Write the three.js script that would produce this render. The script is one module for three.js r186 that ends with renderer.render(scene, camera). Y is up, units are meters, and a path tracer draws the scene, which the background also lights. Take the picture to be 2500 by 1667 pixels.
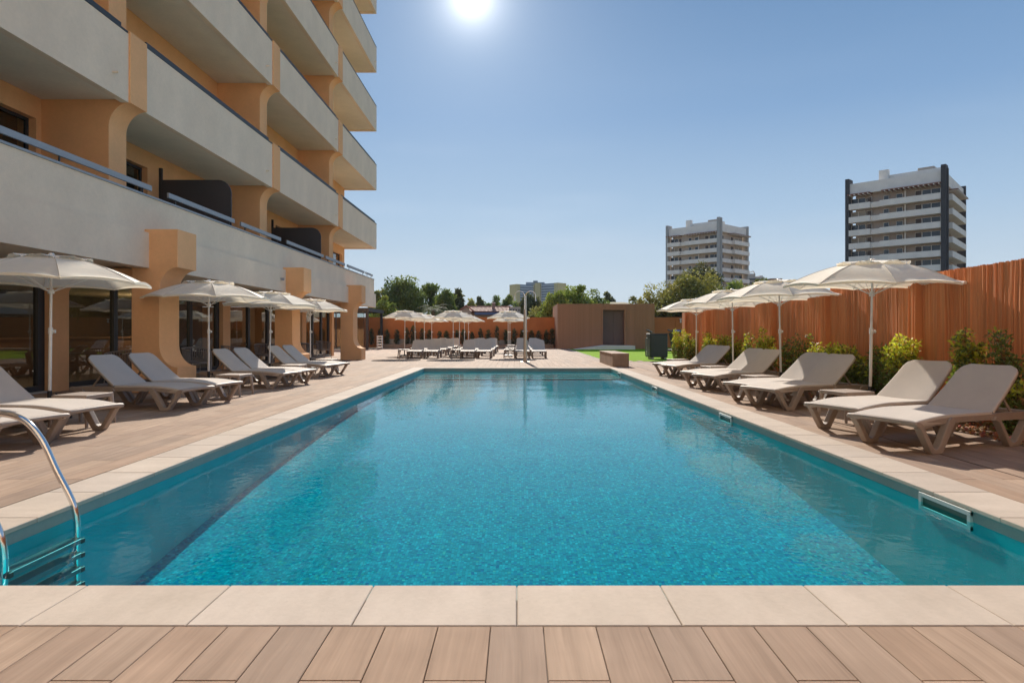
import * as THREE from 'three';
import { RoundedBoxGeometry } from 'three/addons/geometries/RoundedBoxGeometry.js';
import { mergeGeometries } from 'three/addons/utils/BufferGeometryUtils.js';

// ---------------------------------------------------------------- camera, sky, sun, exposure
const scene = new THREE.Scene();
const F = 1590, PX = 1262, PY = 811, K = 1.25;          // focal length and vanishing point in photo pixels, eye height in metres
const camera = new THREE.PerspectiveCamera(2 * Math.atan(1667 / 2 / F) * 180 / Math.PI, 2500 / 1667, 0.05, 4000);
camera.position.set(0, K, 0);
camera.setViewOffset(2500, 1667, 1250 - PX, 833.5 - PY, 2500, 1667);
const renderer = new THREE.WebGLRenderer({ antialias: true });
renderer.toneMapping = THREE.LinearToneMapping;
renderer.toneMappingExposure = 1.74;
renderer.shadowMap.enabled = true;

const SUN_EL = 27.2 * Math.PI / 180, SUN_AZ = -4.0 * Math.PI / 180;
const toSun = new THREE.Vector3(Math.sin(SUN_AZ) * Math.cos(SUN_EL), Math.sin(SUN_EL), -Math.cos(SUN_AZ) * Math.cos(SUN_EL));
const sun = new THREE.DirectionalLight(new THREE.Color(1.0, 0.91, 0.79), 3.9);
sun.name = 'sun';
sun.position.copy(toSun).multiplyScalar(120).add(new THREE.Vector3(0, 0, -20));
sun.target.position.set(0, 0, -20);
sun.castShadow = true;
sun.shadow.mapSize.set(4096, 4096);
Object.assign(sun.shadow.camera, { left: -45, right: 45, top: 45, bottom: -45, near: 1, far: 260 });
scene.add(sun, sun.target);

// ---------------------------------------------------------------- small tools
function rng(seed) { let s = seed >>> 0; return () => { s = (s + 0x6d2b79f5) | 0; let t = Math.imul(s ^ (s >>> 15), 1 | s); t = (t + Math.imul(t ^ (t >>> 7), 61 | t)) ^ t; return ((t ^ (t >>> 14)) >>> 0) / 4294967296; }; }
const hash2 = (x, y, s = 0) => { let h = Math.imul(x | 0, 374761393) + Math.imul(y | 0, 668265263) + Math.imul(s | 0, 1274126177); h = Math.imul(h ^ (h >>> 13), 1274126177); return ((h ^ (h >>> 16)) >>> 0) / 4294967296; };
const sm = (t) => t * t * (3 - 2 * t), lerp = (a, b, t) => a + (b - a) * t, clamp = (v, a, b) => Math.min(b, Math.max(a, v));
function vnoise(x, y, px = 1e9, py = 1e9, s = 0) {       // value noise that repeats after px, py cells
  const x0 = Math.floor(x), y0 = Math.floor(y), fx = sm(x - x0), fy = sm(y - y0);
  const m = (a, p) => ((a % p) + p) % p;
  const a = hash2(m(x0, px), m(y0, py), s), b = hash2(m(x0 + 1, px), m(y0, py), s), c = hash2(m(x0, px), m(y0 + 1, py), s), d = hash2(m(x0 + 1, px), m(y0 + 1, py), s);
  return lerp(lerp(a, b, fx), lerp(c, d, fx), fy);
}
function fbm(u, v, fx, fy, oct, s) { let sum = 0, a = .5; for (let o = 0; o < oct; o++) { sum += a * (vnoise(u * fx, v * fy, fx, fy, s + o) - .5); fx *= 2; fy *= 2; a *= .55; } return sum; }  // u, v in 0..1
const cirrus = (u, v) => fbm(u + .02 * fbm(u, v, 9, 9, 2, 401), v, 22, 70, 4, 411) + .5 * fbm(u, v, 6, 14, 2, 421) - .04;
function makeSky() {
  const W = 1024, H = 512, data = new Float32Array(W * H * 4);
  const stops = [[0, .56, .635, .675], [4, .48, .58, .67], [10, .335, .47, .63], [18, .19, .325, .53], [28, .108, .222, .41], [45, .10, .205, .39], [90, .09, .185, .365]];
  for (let r = 0; r < H; r++) {
    const el = ((r + .5) / H - .5) * Math.PI, deg = Math.max(0, el * 180 / Math.PI);
    let k = 0; while (k < stops.length - 2 && stops[k + 1][0] < deg) k++;
    const a = stops[k], b = stops[k + 1], t = Math.min(1, (deg - a[0]) / (b[0] - a[0]));
    for (let c = 0; c < W; c++) {
      const ph = ((c + .5) / W - .5) * 2 * Math.PI;
      const x = Math.cos(el) * Math.cos(ph), y = Math.sin(el), z = Math.cos(el) * Math.sin(ph);
      const th = Math.acos(Math.min(1, Math.max(-1, x * toSun.x + y * toSun.y + z * toSun.z))) * 180 / Math.PI;
      const glow = 1.7 * Math.exp(-th / 1.15) + .23 * Math.exp(-th / 5.5) + .085 * Math.exp(-th / 18);
      const o = (r * W + c) * 4, wisp = .45 * Math.max(0, cirrus(c / W, r / H)) * Math.min(1, deg / 6) * Math.exp(-(((deg - 11) / 9) ** 2));
      for (let j = 0; j < 3; j++) {
        const base = (a[j + 1] + (b[j + 1] - a[j + 1]) * t) * (1 + wisp * [1, .55, .3][j]);
        data[o + j] = el < 0 ? [.30, .27, .23][j] : (base + glow * [1, .97, .90][j]) * .68;
      }
      data[o + 3] = 1;
    }
  }
  const t = new THREE.DataTexture(data, W, H, THREE.RGBAFormat, THREE.FloatType);
  t.mapping = THREE.EquirectangularReflectionMapping; t.magFilter = THREE.LinearFilter; t.needsUpdate = true;
  return t;
}
const skyTexture = makeSky();
scene.background = skyTexture; scene.environment = skyTexture;

const s2 = (c) => 255 * (c <= .0031308 ? 12.92 * c : 1.055 * Math.pow(Math.max(c, 0), 1 / 2.4) - .055);
function tex(n, fn, srgb = true, m = n) {                // fn(u, v) gives linear r, g, b
  const d = new Uint8Array(n * m * 4);
  for (let y = 0; y < m; y++) for (let x = 0; x < n; x++) {
    const c = fn((x + .5) / n, (y + .5) / m, x, y), o = (y * n + x) * 4;
    for (let k = 0; k < 3; k++) d[o + k] = clamp(srgb ? s2(c[k]) : c[k] * 255, 0, 255);
    d[o + 3] = 255;
  }
  const t = new THREE.DataTexture(d, n, m); t.wrapS = t.wrapT = THREE.RepeatWrapping; t.magFilter = THREE.LinearFilter; t.minFilter = THREE.LinearMipmapLinearFilter; t.generateMipmaps = true;
  if (srgb) t.colorSpace = THREE.SRGBColorSpace;
  t.needsUpdate = true; return t;
}
const rep = (t, mx, my = mx) => { const c = t.clone(); c.repeat.set(1 / mx, 1 / my); c.needsUpdate = true; return c; };   // one repeat covers mx by my metres
const col = (r, g, b) => new THREE.Color().setRGB(r, g, b);
function mat(name, c, rough = .8, extra = {}) { const m = new THREE.MeshPhysicalMaterial({ color: col(...c), roughness: rough, side: THREE.DoubleSide, ...extra }); m.name = name; return m; }

const used = new Map();
function numbered(n) { const k = used.get(n) ?? 0; used.set(n, k + 1); return k ? n + '_' + String(k).padStart(3, '0') : n; }
function shadows(o) { o.traverse((q) => { if (q.isMesh) { q.castShadow = true; q.receiveShadow = true; } }); return o; }
function tag(o, label, category, group) { o.userData.label = label; o.userData.category = category; if (group) o.userData.group = group; return o; }
function thing(name, label, category, [x, y, z] = [0, 0, 0], turn = 0, group) {
  const o = new THREE.Group(); o.name = numbered(name); o.position.set(x, y, z); o.rotation.y = turn; scene.add(o); return tag(o, label, category, group);
}
function part(name, geo, m, parent, label) {
  const g = Array.isArray(geo) ? merge(geo) : geo, o = new THREE.Mesh(g, m); o.name = name; o.castShadow = o.receiveShadow = true;
  if (label) o.userData.label = label;
  parent.add(o); return o;
}
function struct(name, geo, m, label) { const o = part(numbered(name), geo, m, scene); o.userData.kind = 'structure'; if (label) o.userData.label = label; return o; }
function structGroup(name, label) { const o = new THREE.Group(); o.name = numbered(name); o.userData.kind = 'structure'; o.userData.label = label; scene.add(o); return o; }
function copy(o, label, [x, y, z], turn = o.rotation.y, group) {
  const c = o.clone(); c.name = numbered(o.name.replace(/_\d+$/, '')); scene.add(c); c.position.set(x, y, z); c.rotation.y = turn;
  c.userData = { ...o.userData, label }; if (group) c.userData.group = group; return c;
}
function norm(g) { g = g.index ? g.toNonIndexed() : g; for (const k of Object.keys(g.attributes)) if (!['position', 'normal', 'uv'].includes(k)) g.deleteAttribute(k); if (!g.attributes.normal) g.computeVertexNormals(); if (!g.attributes.uv) g.setAttribute('uv', new THREE.BufferAttribute(new Float32Array(g.attributes.position.count * 2), 2)); return g; }
const merge = (list) => list.length === 1 ? list[0] : mergeGeometries(list.map(norm));
function boxUV(g) {                                       // texture coordinates in metres, by the way each face points
  g = norm(g); const p = g.attributes.position, n = g.attributes.normal, uv = g.attributes.uv;
  for (let i = 0; i < p.count; i += 3) {
    let nx = 0, ny = 0, nz = 0; for (let k = 0; k < 3; k++) { nx += Math.abs(n.getX(i + k)); ny += Math.abs(n.getY(i + k)); nz += Math.abs(n.getZ(i + k)); }
    for (let k = 0; k < 3; k++) { const j = i + k; if (ny >= nx && ny >= nz) uv.setXY(j, p.getX(j), p.getZ(j)); else if (nx >= nz) uv.setXY(j, p.getZ(j), p.getY(j)); else uv.setXY(j, p.getX(j), p.getY(j)); }
  }
  return g;
}
function box(x0, x1, y0, y1, z0, z1, r = 0) {
  const w = Math.abs(x1 - x0), h = Math.abs(y1 - y0), d = Math.abs(z1 - z0);
  const g = r ? new RoundedBoxGeometry(w, h, d, 2, Math.min(r, w / 2.01, h / 2.01, d / 2.01)) : new THREE.BoxGeometry(w, h, d);
  g.translate((x0 + x1) / 2, (y0 + y1) / 2, (z0 + z1) / 2); return boxUV(g);
}
// the same box in eye-height units with depth instead of z
const hb = (x0, x1, y0, y1, d0, d1, r = 0) => box(x0 * K, x1 * K, y0 * K, y1 * K, -d1 * K, -d0 * K, r);
const H = (x, y, d) => new THREE.Vector3(x * K, y * K, -d * K);
const V = (x, y, z) => new THREE.Vector3(x, y, z);
function cyl(r0, r1, a, b, seg = 12) {                    // a tapered round bar from a to b
  const d = b.clone().sub(a), g = new THREE.CylinderGeometry(r1, r0, d.length(), seg);
  g.applyQuaternion(new THREE.Quaternion().setFromUnitVectors(V(0, 1, 0), d.clone().normalize())); g.translate(...a.clone().add(b).multiplyScalar(.5).toArray()); return g;
}
function tube(pts, r, seg = 40, rad = 12) { return new THREE.TubeGeometry(new THREE.CatmullRomCurve3(pts, false, 'centripetal'), seg, r, rad); }
function bar(a, b, w, h) {                                // a rectangular bar from a to b
  const d = b.clone().sub(a), g = new THREE.BoxGeometry(w, h, d.length()), m = new THREE.Matrix4().lookAt(b, a, Math.abs(d.y) > .95 * d.length() ? V(0, 0, 1) : V(0, 1, 0));
  g.applyMatrix4(m); g.translate(...a.clone().add(b).multiplyScalar(.5).toArray()); return g;
}
function loft(rings, caps = true, smooth = true) {        // rings of points joined into one skin
  const n = rings[0].length, pos = [], idx = [];
  for (const r of rings) for (const p of r) pos.push(p.x, p.y, p.z);
  for (let i = 0; i < rings.length - 1; i++) for (let j = 0; j < n; j++) { const a = i * n + j, b = i * n + (j + 1) % n; idx.push(a, b, a + n, b, b + n, a + n); }
  let g = new THREE.BufferGeometry(); g.setAttribute('position', new THREE.Float32BufferAttribute(pos, 3)); g.setIndex(idx);
  if (!smooth) g = g.toNonIndexed();
  g.computeVertexNormals();
  const out = [norm(g)];
  if (caps) for (const r of [rings[0], rings[rings.length - 1]]) {
    const c = r.reduce((s, p) => s.add(p), V(0, 0, 0)).multiplyScalar(1 / n), q = [];
    for (let j = 0; j < n; j++) { const a = r[j], b = r[(j + 1) % n]; q.push(c.x, c.y, c.z, b.x, b.y, b.z, a.x, a.y, a.z); }
    const k = new THREE.BufferGeometry(); k.setAttribute('position', new THREE.Float32BufferAttribute(q, 3)); k.computeVertexNormals(); out.push(norm(k));
  }
  return mergeGeometries(out);
}
function extrude(shape, depth, bevel = 0, segs = 10) { return new THREE.ExtrudeGeometry(shape, { depth, bevelEnabled: bevel > 0, bevelSize: bevel, bevelThickness: bevel, bevelSegments: 2, curveSegments: segs, bevelOffset: -bevel }); }
function poly(pts) { const s = new THREE.Shape(); pts.forEach(([x, y], i) => i ? s.lineTo(x, y) : s.moveTo(x, y)); s.closePath(); return s; }
function grid(nx, ny, fn) {                               // fn(u, v) -> [x, y, z, tu, tv]
  const pos = [], uv = [], idx = [];
  for (let j = 0; j <= ny; j++) for (let i = 0; i <= nx; i++) { const q = fn(i / nx, j / ny); pos.push(q[0], q[1], q[2]); uv.push(q[3] ?? i / nx, q[4] ?? j / ny); }
  for (let j = 0; j < ny; j++) for (let i = 0; i < nx; i++) { const a = j * (nx + 1) + i; idx.push(a, a + 1, a + nx + 1, a + 1, a + nx + 2, a + nx + 1); }
  const g = new THREE.BufferGeometry(); g.setAttribute('position', new THREE.Float32BufferAttribute(pos, 3)); g.setAttribute('uv', new THREE.Float32BufferAttribute(uv, 2)); g.setIndex(idx); g.computeVertexNormals(); return g;
}

// ---------------------------------------------------------------- surfaces
const T = {};
T.wood = tex(1024, (u, v) => {                            // pale wood-look porcelain, grain along v
  const warp = .035 * fbm(u, v, 3, 2, 3, 5), g = fbm(u + warp, v, 40, 2, 3, 11), fine = fbm(u + warp, v, 190, 5, 2, 21), blot = fbm(u, v, 4, 4, 4, 31);
  const ring = Math.sin((u + warp * 2.2) * 6.283 * 13) * .5; const k = 1 + .36 * g + .20 * fine + .30 * blot + .035 * ring;
  return [.375 * k, .273 * Math.pow(k, 1.08), .203 * Math.pow(k, 1.15)];
});
T.woodBump = tex(512, (u, v) => { const k = .5 + .9 * fbm(u, v, 60, 3, 3, 12); return [k, k, k]; }, false);
T.stone = tex(1024, (u, v) => {
  const a = fbm(u, v, 4, 4, 5, 41), b = fbm(u, v, 3, 14, 4, 51), pit = vnoise(u * 160, v * 160, 160, 160, 61) > .955 ? -.10 : 0, sp = fbm(u, v, 90, 90, 2, 71);
  const k = 1 + .24 * a + .18 * b + .10 * sp + pit; return [.535 * k, .458 * Math.pow(k, 1.06), .39 * Math.pow(k, 1.14)];
});
T.stucco = tex(512, (u, v) => { const k = .5 + .55 * fbm(u, v, 40, 40, 4, 81); return [k, k, k]; }, false);
T.mottle = tex(512, (u, v) => { const k = 1 + .16 * fbm(u, v, 5, 5, 5, 91) + .09 * fbm(u, v, 60, 60, 2, 95); return [.93 * k, .93 * k, .93 * k]; });
T.weave = tex(256, (u, v) => { const a = Math.sin(u * 6.283 * 32), b = Math.sin(v * 6.283 * 32), k = .5 + .25 * (Math.floor(u * 32) + Math.floor(v * 32) & 1 ? a : b); return [k, k, k]; }, false);
T.cloth = tex(512, (u, v) => { const k = 1 + .10 * fbm(u, v, 6, 6, 5, 101) + .10 * (vnoise(u * 256, v * 256, 256, 256, 3) - .5); return [.93 * k, .93 * k, .93 * k]; });
T.leafy = tex(256, (u, v) => { const k = .8 + .5 * fbm(u, v, 12, 12, 3, 7); return [k, k, k]; });
T.turf = tex(512, (u, v) => { const k = 1 + .5 * fbm(u, v, 120, 120, 2, 111) + .35 * fbm(u, v, 5, 5, 4, 117); return [.215 * k, .38 * k, .016 * k]; });
T.soil = tex(512, (u, v) => { const k = 1 + 1.0 * fbm(u, v, 60, 60, 3, 121) + .5 * fbm(u, v, 7, 7, 3, 127); return [.26 * k, .155 * k, .085 * k]; });
T.dry = tex(512, (u, v) => { const g = clamp(.5 + 1.6 * fbm(u, v, 6, 6, 5, 131), 0, 1), k = 1 + .8 * fbm(u, v, 60, 60, 3, 137); return [lerp(.12, .34, g) * k, lerp(.13, .26, g) * k, lerp(.05, .15, g) * k]; });
T.reed = tex(512, (u, v) => { const k = 1 + .42 * fbm(u, v, 110, 2, 3, 311) + .30 * fbm(u, v, 14, 2, 3, 317) + .12 * fbm(u, v, 5, 5, 3, 331), w = fbm(u, v, 60, 3, 2, 341); return [.93 * k, .93 * k * (1 + .22 * w), .93 * k * (1 + .35 * w)]; });
T.pool = (() => {                                         // square glass mosaic in close blues, with a few pale and sandy tiles
  const N = 2048, C = 128, tone = [];
  for (let j = 0; j < C; j++) for (let i = 0; i < C; i++) {
    const r = hash2(i, j, 7), q = .78 + .44 * hash2(i, j, 9) + .18 * fbm(i / C, j / C, 8, 8, 3, 15);
    const base = r < .45 ? [.008, .305, .38] : r < .66 ? [.010, .355, .43] : r < .84 ? [.005, .235, .345] : r < .92 ? [.02, .44, .52] : r < .95 ? [.06, .40, .37] : [.005, .18, .34];
    tone.push(base.map((c) => c * q * 1.04));
  }
  return tex(N, (u, v) => {
    const wx = u * C + .10 * Math.sin(v * 6.283 * 37), wy = v * C + .10 * Math.sin(u * 6.283 * 41), i = Math.floor(wx), j = Math.floor(wy), fx = wx - i, fy = wy - j;
    return Math.min(fx, fy) < .10 ? [.010, .22, .28] : tone[((j % C + C) % C) * C + (i % C + C) % C];
  });
})();
T.waterNormal = (() => {
  const N = 1024, h = new Float32Array(N * N), r = rng(77), waves = [];
  for (let k = 0; k < 60; k++) { const f = 6 + Math.floor(30 * Math.pow(r(), 1.3)), a = r() * 6.283; waves.push([Math.round(f * Math.cos(a)), Math.round(f * Math.sin(a)), r() * 6.283, 1 / Math.pow(f, 1.15)]); }
  const P2 = 6.283185307;
  for (let y = 0; y < N; y++) for (let x = 0; x < N; x++) {
    const u = x / N, v = y / N, wx = u + .018 * fbm(u, v, 5, 5, 2, 201), wy = v + .018 * fbm(u, v, 5, 5, 2, 211); let s = 0;
    for (const [a, b, p, m] of waves) s += m * Math.sin(P2 * (a * wx + b * wy) + p);
    h[y * N + x] = s * (.8 + .9 * fbm(u, v, 4, 4, 2, 221));
  }
  let q = 0; for (let y = 0; y < N; y++) for (let x = 0; x < N; x++) q += (h[y * N + (x + 1) % N] - h[y * N + x]) ** 2;
  const k = .5 / Math.sqrt(q / N / N);                    // root mean square slope 0.5 before the material's scale
  return tex(N, (u, v, x, y) => {
    const dx = k * (h[y * N + (x + 1) % N] - h[y * N + (x + N - 1) % N]) / 2, dy = k * (h[((y + 1) % N) * N + x] - h[((y + N - 1) % N) * N + x]) / 2, l = 1 / Math.sqrt(dx * dx + dy * dy + 1);
    return [.5 - .5 * dx * l, .5 - .5 * dy * l, .5 + .5 * l];
  }, false);
})();

const M = {};
const bump = (t, mx, s) => ({ bumpMap: rep(t, mx), bumpScale: s });
M.planks = [[.98, .97, .97], [.90, .87, .86], [1.05, 1.03, 1.01], [.95, .90, .86], [1.01, .96, .93], [.86, .85, .86]].map((c, i) => mat('plank_' + i, c, .85, { specularIntensity: .35,  map: rep(T.wood, 1.3), bumpMap: rep(T.woodBump, .65), bumpScale: .0012 }));
M.copings = [[1, 1, 1], [.96, .95, .94], [1.03, 1.02, 1.0], [.98, .96, .93]].map((c, i) => mat('coping_' + i, c, .85, { specularIntensity: .35,  map: rep(T.stone, 1.7), ...bump(T.stucco, .6, .0008) }));
M.grout = mat('grout', [.20, .16, .13], .95);
M.white = mat('render_grey_beige', [.90, .75, .59], .92, { map: rep(T.mottle, 3.1), ...bump(T.stucco, .55, .004) });
M.soffit = mat('soffit', [.90, .80, .66], .92, { map: rep(T.mottle, 3.1), ...bump(T.stucco, .55, .003) });
M.ochre = mat('ochre_render', [.92, .51, .25], .92, { map: rep(T.mottle, 2.7), ...bump(T.stucco, .5, .004) });
M.dark = mat('dark_metal', [.035, .036, .042], .5, { metalness: .0 });
M.darkScreen = mat('dark_screen', [.05, .048, .055], .6);
M.railGrey = mat('rail_grey', [.33, .35, .38], .45, { metalness: .3 });
M.glass = mat('window_glass', [.72, .76, .75], .0, { transmission: 1, thickness: 0, ior: 1.52 });
M.steel = mat('polished_steel', [.72, .72, .72], .12, { metalness: 1 });
M.brushed = mat('brushed_steel', [.55, .50, .45], .32, { metalness: 1 });
M.taupe = mat('taupe_plastic', [.37, .295, .245], .55, { map: rep(T.cloth, .8), ...bump(T.stucco, .2, .0006) });
M.sling = mat('sling_fabric', [.61, .54, .475], .85, { map: rep(T.cloth, .9), ...bump(T.weave, .12, .0006) });
M.canopy = mat('canopy_fabric', [1.0, .925, .77], .95, { transmission: .38, thickness: 0, map: rep(T.cloth, 1.1), ...bump(T.weave, .1, .0004) });
M.skimmer = mat('skimmer_frame', [.42, .47, .46], .5);
M.seam = mat('canopy_seam', [.62, .55, .45], .95);
M.step = mat('ladder_step', [.20, .205, .21], .35, { metalness: .3 });
M.pole = mat('white_pole', [.80, .79, .77], .4);
M.black = mat('black_plastic', [.02, .02, .022], .5);
M.rope = mat('grey_rope', [.24, .215, .205], .9);
M.chairFrame = mat('chair_frame', [.33, .30, .28], .5, { metalness: .2 });
M.fence = mat('terracotta_reed', [.74, .285, .12], .9, { map: rep(T.reed, 2.85), ...bump(T.stucco, .4, .002) });
M.fenceBack = mat('terracotta_wall', [.62, .215, .07], .92, { map: rep(T.mottle, 2.3), ...bump(T.stucco, .5, .003) });
M.hutSlat = [[.405, .200, .113], [.39, .192, .106], [.42, .206, .117], [.398, .196, .109]].map((c, i) => mat('hut_slat_' + i, c, .7, { ...bump(T.woodBump, .5, .001) }));
M.hutDark = mat('hut_door', [.15, .095, .08], .7, bump(T.woodBump, .5, .001));
M.concrete = mat('pale_concrete', [.52, .48, .43], .9, { map: rep(T.mottle, 1.6), ...bump(T.stucco, .5, .002) });
M.turf = mat('artificial_turf', [1, 1, 1], .98, { specularIntensity: .1, map: rep(T.turf, 2.2), ...bump(T.stucco, .12, .008) });
M.soil = mat('mulch', [1, 1, 1], .97, { map: rep(T.soil, 1.2), ...bump(T.soil, .6, .02) });
M.dry = mat('dry_ground', [1, 1, 1], .97, { map: rep(T.dry, 14) });
M.poolFloor = mat('mosaic_floor', [1, 1, 1], 1, { specularIntensity: 0, map: rep(T.pool, 3.4) });
M.poolBand = mat('pool_band', [.25, .34, .32], .75, { map: rep(T.mottle, 1.1), ...bump(T.stucco, .3, .001) });
M.poolWall = mat('pool_wall', [.004, .50, .54], 1, { specularIntensity: 0, map: rep(T.mottle, 1.1), ...bump(T.stucco, .3, .001) });
M.water = mat('water', [.44, .93, .975], .012, { transmission: 1, thickness: 0, ior: 1.135, specularIntensity: 1, normalMap: rep(T.waterNormal, 1.25), normalScale: new THREE.Vector2(.0135, .0135) });
M.leafDark = mat('leaf_dark', [1, 1, 1], .75, { vertexColors: true, transmission: .5, thickness: 0 });
M.leafBright = mat('leaf_bright', [1, 1, 1], .72, { vertexColors: true, transmission: .58, thickness: 0 });
M.bark = mat('bark', [.14, .10, .075], .95, bump(T.stucco, .3, .01));

// ---------------------------------------------------------------- ground, deck, coping, pool
const PL = -2.595, PR = 2.616, PN = 2.56, PF = 18.19, CW = .345;   // pool edges and coping width, in eye heights
function sheetWithHole(x0, x1, d0, d1, y, holes) {
  const s = poly([[x0, d0], [x1, d0], [x1, d1], [x0, d1]].map(([a, b]) => [a * K, b * K]));
  for (const [a, b, c, d] of holes) { const p = new THREE.Path(); [[a, c], [a, d], [b, d], [b, c]].forEach(([x, q], i) => i ? p.lineTo(x * K, q * K) : p.moveTo(x * K, q * K)); p.closePath(); s.holes.push(p); }
  const g = new THREE.ShapeGeometry(s); g.rotateX(-Math.PI / 2); g.translate(0, y, 0); return boxUV(g);
}
struct('ground', sheetWithHole(-1400, 1400, -60, 2400, -.07, [[PL - .1, PR + .1, PN - .1, PF + .1]]), M.dry, 'dry earth ground reaching to the horizon');

const deck = structGroup('pool_deck', 'pale wood-look plank paving around the pool');
part('deck_bed', [sheetWithHole(-8.0, 4.5, -7.9, 22.2, -.016, [[PL - .02, PR + .02, PN - .02, PF + .02]]), sheetWithHole(-14, 3.1, 22.2, 41.5, -.016, [])], M.grout, deck);
{
  const PW = .179 * K, LN = 1.28 * K, gap = .0035, rects = [];
  const cutRect = (r, h) => {                             // r minus h, both [x0, x1, d0, d1]
    if (r[1] <= h[0] || r[0] >= h[1] || r[3] <= h[2] || r[2] >= h[3]) return [r];
    const out = [];
    if (r[2] < h[2]) out.push([r[0], r[1], r[2], h[2]]);
    if (r[3] > h[3]) out.push([r[0], r[1], h[3], r[3]]);
    const d0 = Math.max(r[2], h[2]), d1 = Math.min(r[3], h[3]);
    if (r[0] < h[0]) out.push([r[0], h[0], d0, d1]);
    if (r[1] > h[1]) out.push([h[1], r[1], d0, d1]);
    return out;
  };
  const hole = [PL - CW, PR + CW, PN - CW, PF + CW].map((v) => v * K), slot = [3.47 * K, 3.485 * K, -8, 22.2 * K];
  for (let c = -78; c <= 25; c++) {
    const x0 = (c + .5) * PW, x1 = x0 + PW;
    for (let r = -8; r < 36; r++) {
      const d0 = (r + (c & 1 ? .5 : 0)) * LN + .59 * K, d1 = d0 + LN;
      let list = [[x0, x1, d0, d1]];
      const lim = d0 < 22.2 * K ? [-8.0 * K, 4.5 * K] : [-14 * K, 3.1 * K];
      list = list.flatMap((q) => cutRect(q, hole)).flatMap((q) => cutRect(q, slot)).map((q) => [Math.max(q[0], lim[0]), Math.min(q[1], lim[1]), Math.max(q[2], -7.9 * K), Math.min(q[3], 41.4 * K)]);
      for (const q of list) if (q[1] - q[0] > .02 && q[3] - q[2] > .03) rects.push(q);
    }
  }
  const r = rng(5);
  const plankGeo = (x0, x1, d0, d1, ou, ov) => {          // a plank with a worn edge, about its own corner
    const b = .0025, g = gap / 2, X = [x0 + g, x1 - g], Z = [-(d1 - g), -(d0 + g)], pos = [], uv = [], t = .013;
    const quad = (a, b2, c, d) => { for (const p of [a, b2, c, a, c, d]) { pos.push(...p); uv.push(p[0] - x0 + ou, p[2] + d0 + ov); } };
    const o = [[X[0], -b, Z[1]], [X[1], -b, Z[1]], [X[1], -b, Z[0]], [X[0], -b, Z[0]]], i = [[X[0] + b, 0, Z[1] - b], [X[1] - b, 0, Z[1] - b], [X[1] - b, 0, Z[0] + b], [X[0] + b, 0, Z[0] + b]];
    quad(i[0], i[1], i[2], i[3]);
    for (let k = 0; k < 4; k++) { const m = (k + 1) % 4; quad(o[k], o[m], i[m], i[k]); quad([o[k][0], -t, o[k][2]], [o[m][0], -t, o[m][2]], o[m], o[k]); }
    const geo = new THREE.BufferGeometry(); geo.setAttribute('position', new THREE.Float32BufferAttribute(pos, 3)); geo.setAttribute('uv', new THREE.Float32BufferAttribute(uv, 2)); geo.computeVertexNormals(); return geo;
  };
  const size = (q) => { const d = (q[2] + q[3]) / 2, x = (q[0] + q[1]) / 2; if (d < 1.9 || x / d < -.86 || x / d > .84) return 0; return (q[1] - q[0]) * (q[3] - q[2]) / d ** 3; };
  rects.sort((a, b) => size(b) - size(a));
  const far = M.planks.map(() => []);
  rects.forEach((q, n) => {
    const m = Math.floor(r() * 6), ou = Math.floor(r() * 40) * .17, ov = r() * 7;
    if (n < 300) {
      const w = q[1] - q[0], l = q[3] - q[2], g = plankGeo(0, w, 0, l, ou, ov), o = part('plank', g, M.planks[m], deck);
      o.position.set(q[0], (r() - .5) * .0012, -q[2]); 
    } else far[m].push(plankGeo(...q, ou, ov));
  });
  far.forEach((l, m) => { const o = part('plank_paving', l, M.planks[m], deck); o.userData.kind = 'stuff'; });
}
{
  const cop = structGroup('pool_coping', 'pale stone coping slabs round the pool edge'), r = rng(9), L = .565;
  const slab = (x0, x1, d0, d1) => {
    const g = hb(x0 + .0012, x1 - .0012, 0, 0, d0 + .0012, d1 - .0012); g.dispose();
    const w = (x1 - x0) * K - .003, l = (d1 - d0) * K - .003, q = new RoundedBoxGeometry(w, .035, l, 3, .008), ou = r() * 9, ov = r() * 9;
    const b = boxUV(q), uv = b.attributes.uv, turn = d1 - d0 > x1 - x0; for (let i = 0; i < uv.count; i++) { const a = uv.getX(i), c = uv.getY(i); turn ? uv.setXY(i, a + ou, c + ov) : uv.setXY(i, c + ou, a + ov); }
    const o = part('coping_slab', b, M.copings[Math.floor(r() * 4)], cop); o.position.set((x0 + x1) / 2 * K, .003 - .0175 + (r() - .5) * .001, -(d0 + d1) / 2 * K);
  };
  const ov = .012;                                        // the slabs stand a little proud of the wall below
  const xs = [PL - CW]; for (let k = -5; k <= 5; k++) xs.push(k * L); xs.push(PR + CW);
  const cuts = xs.filter((x, i) => i === 0 || i === xs.length - 1 || (x > PL - CW + .2 && x < PR + CW - .2));
  for (let i = 0; i < cuts.length - 1; i++) { slab(cuts[i], cuts[i + 1], PN - CW, PN + ov); slab(cuts[i], cuts[i + 1], PF - ov, PF + CW); }
  for (let d = PN + ov, k = 0; d < PF - ov - .01; k++) { const e = Math.min(PF - ov, d + (k ? L : .37)); slab(PL - CW, PL + ov, d, e); slab(PR - ov, PR + CW, d, e); d = e; }
}
const WL = 1 - 1.088;                                     // water level
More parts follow.
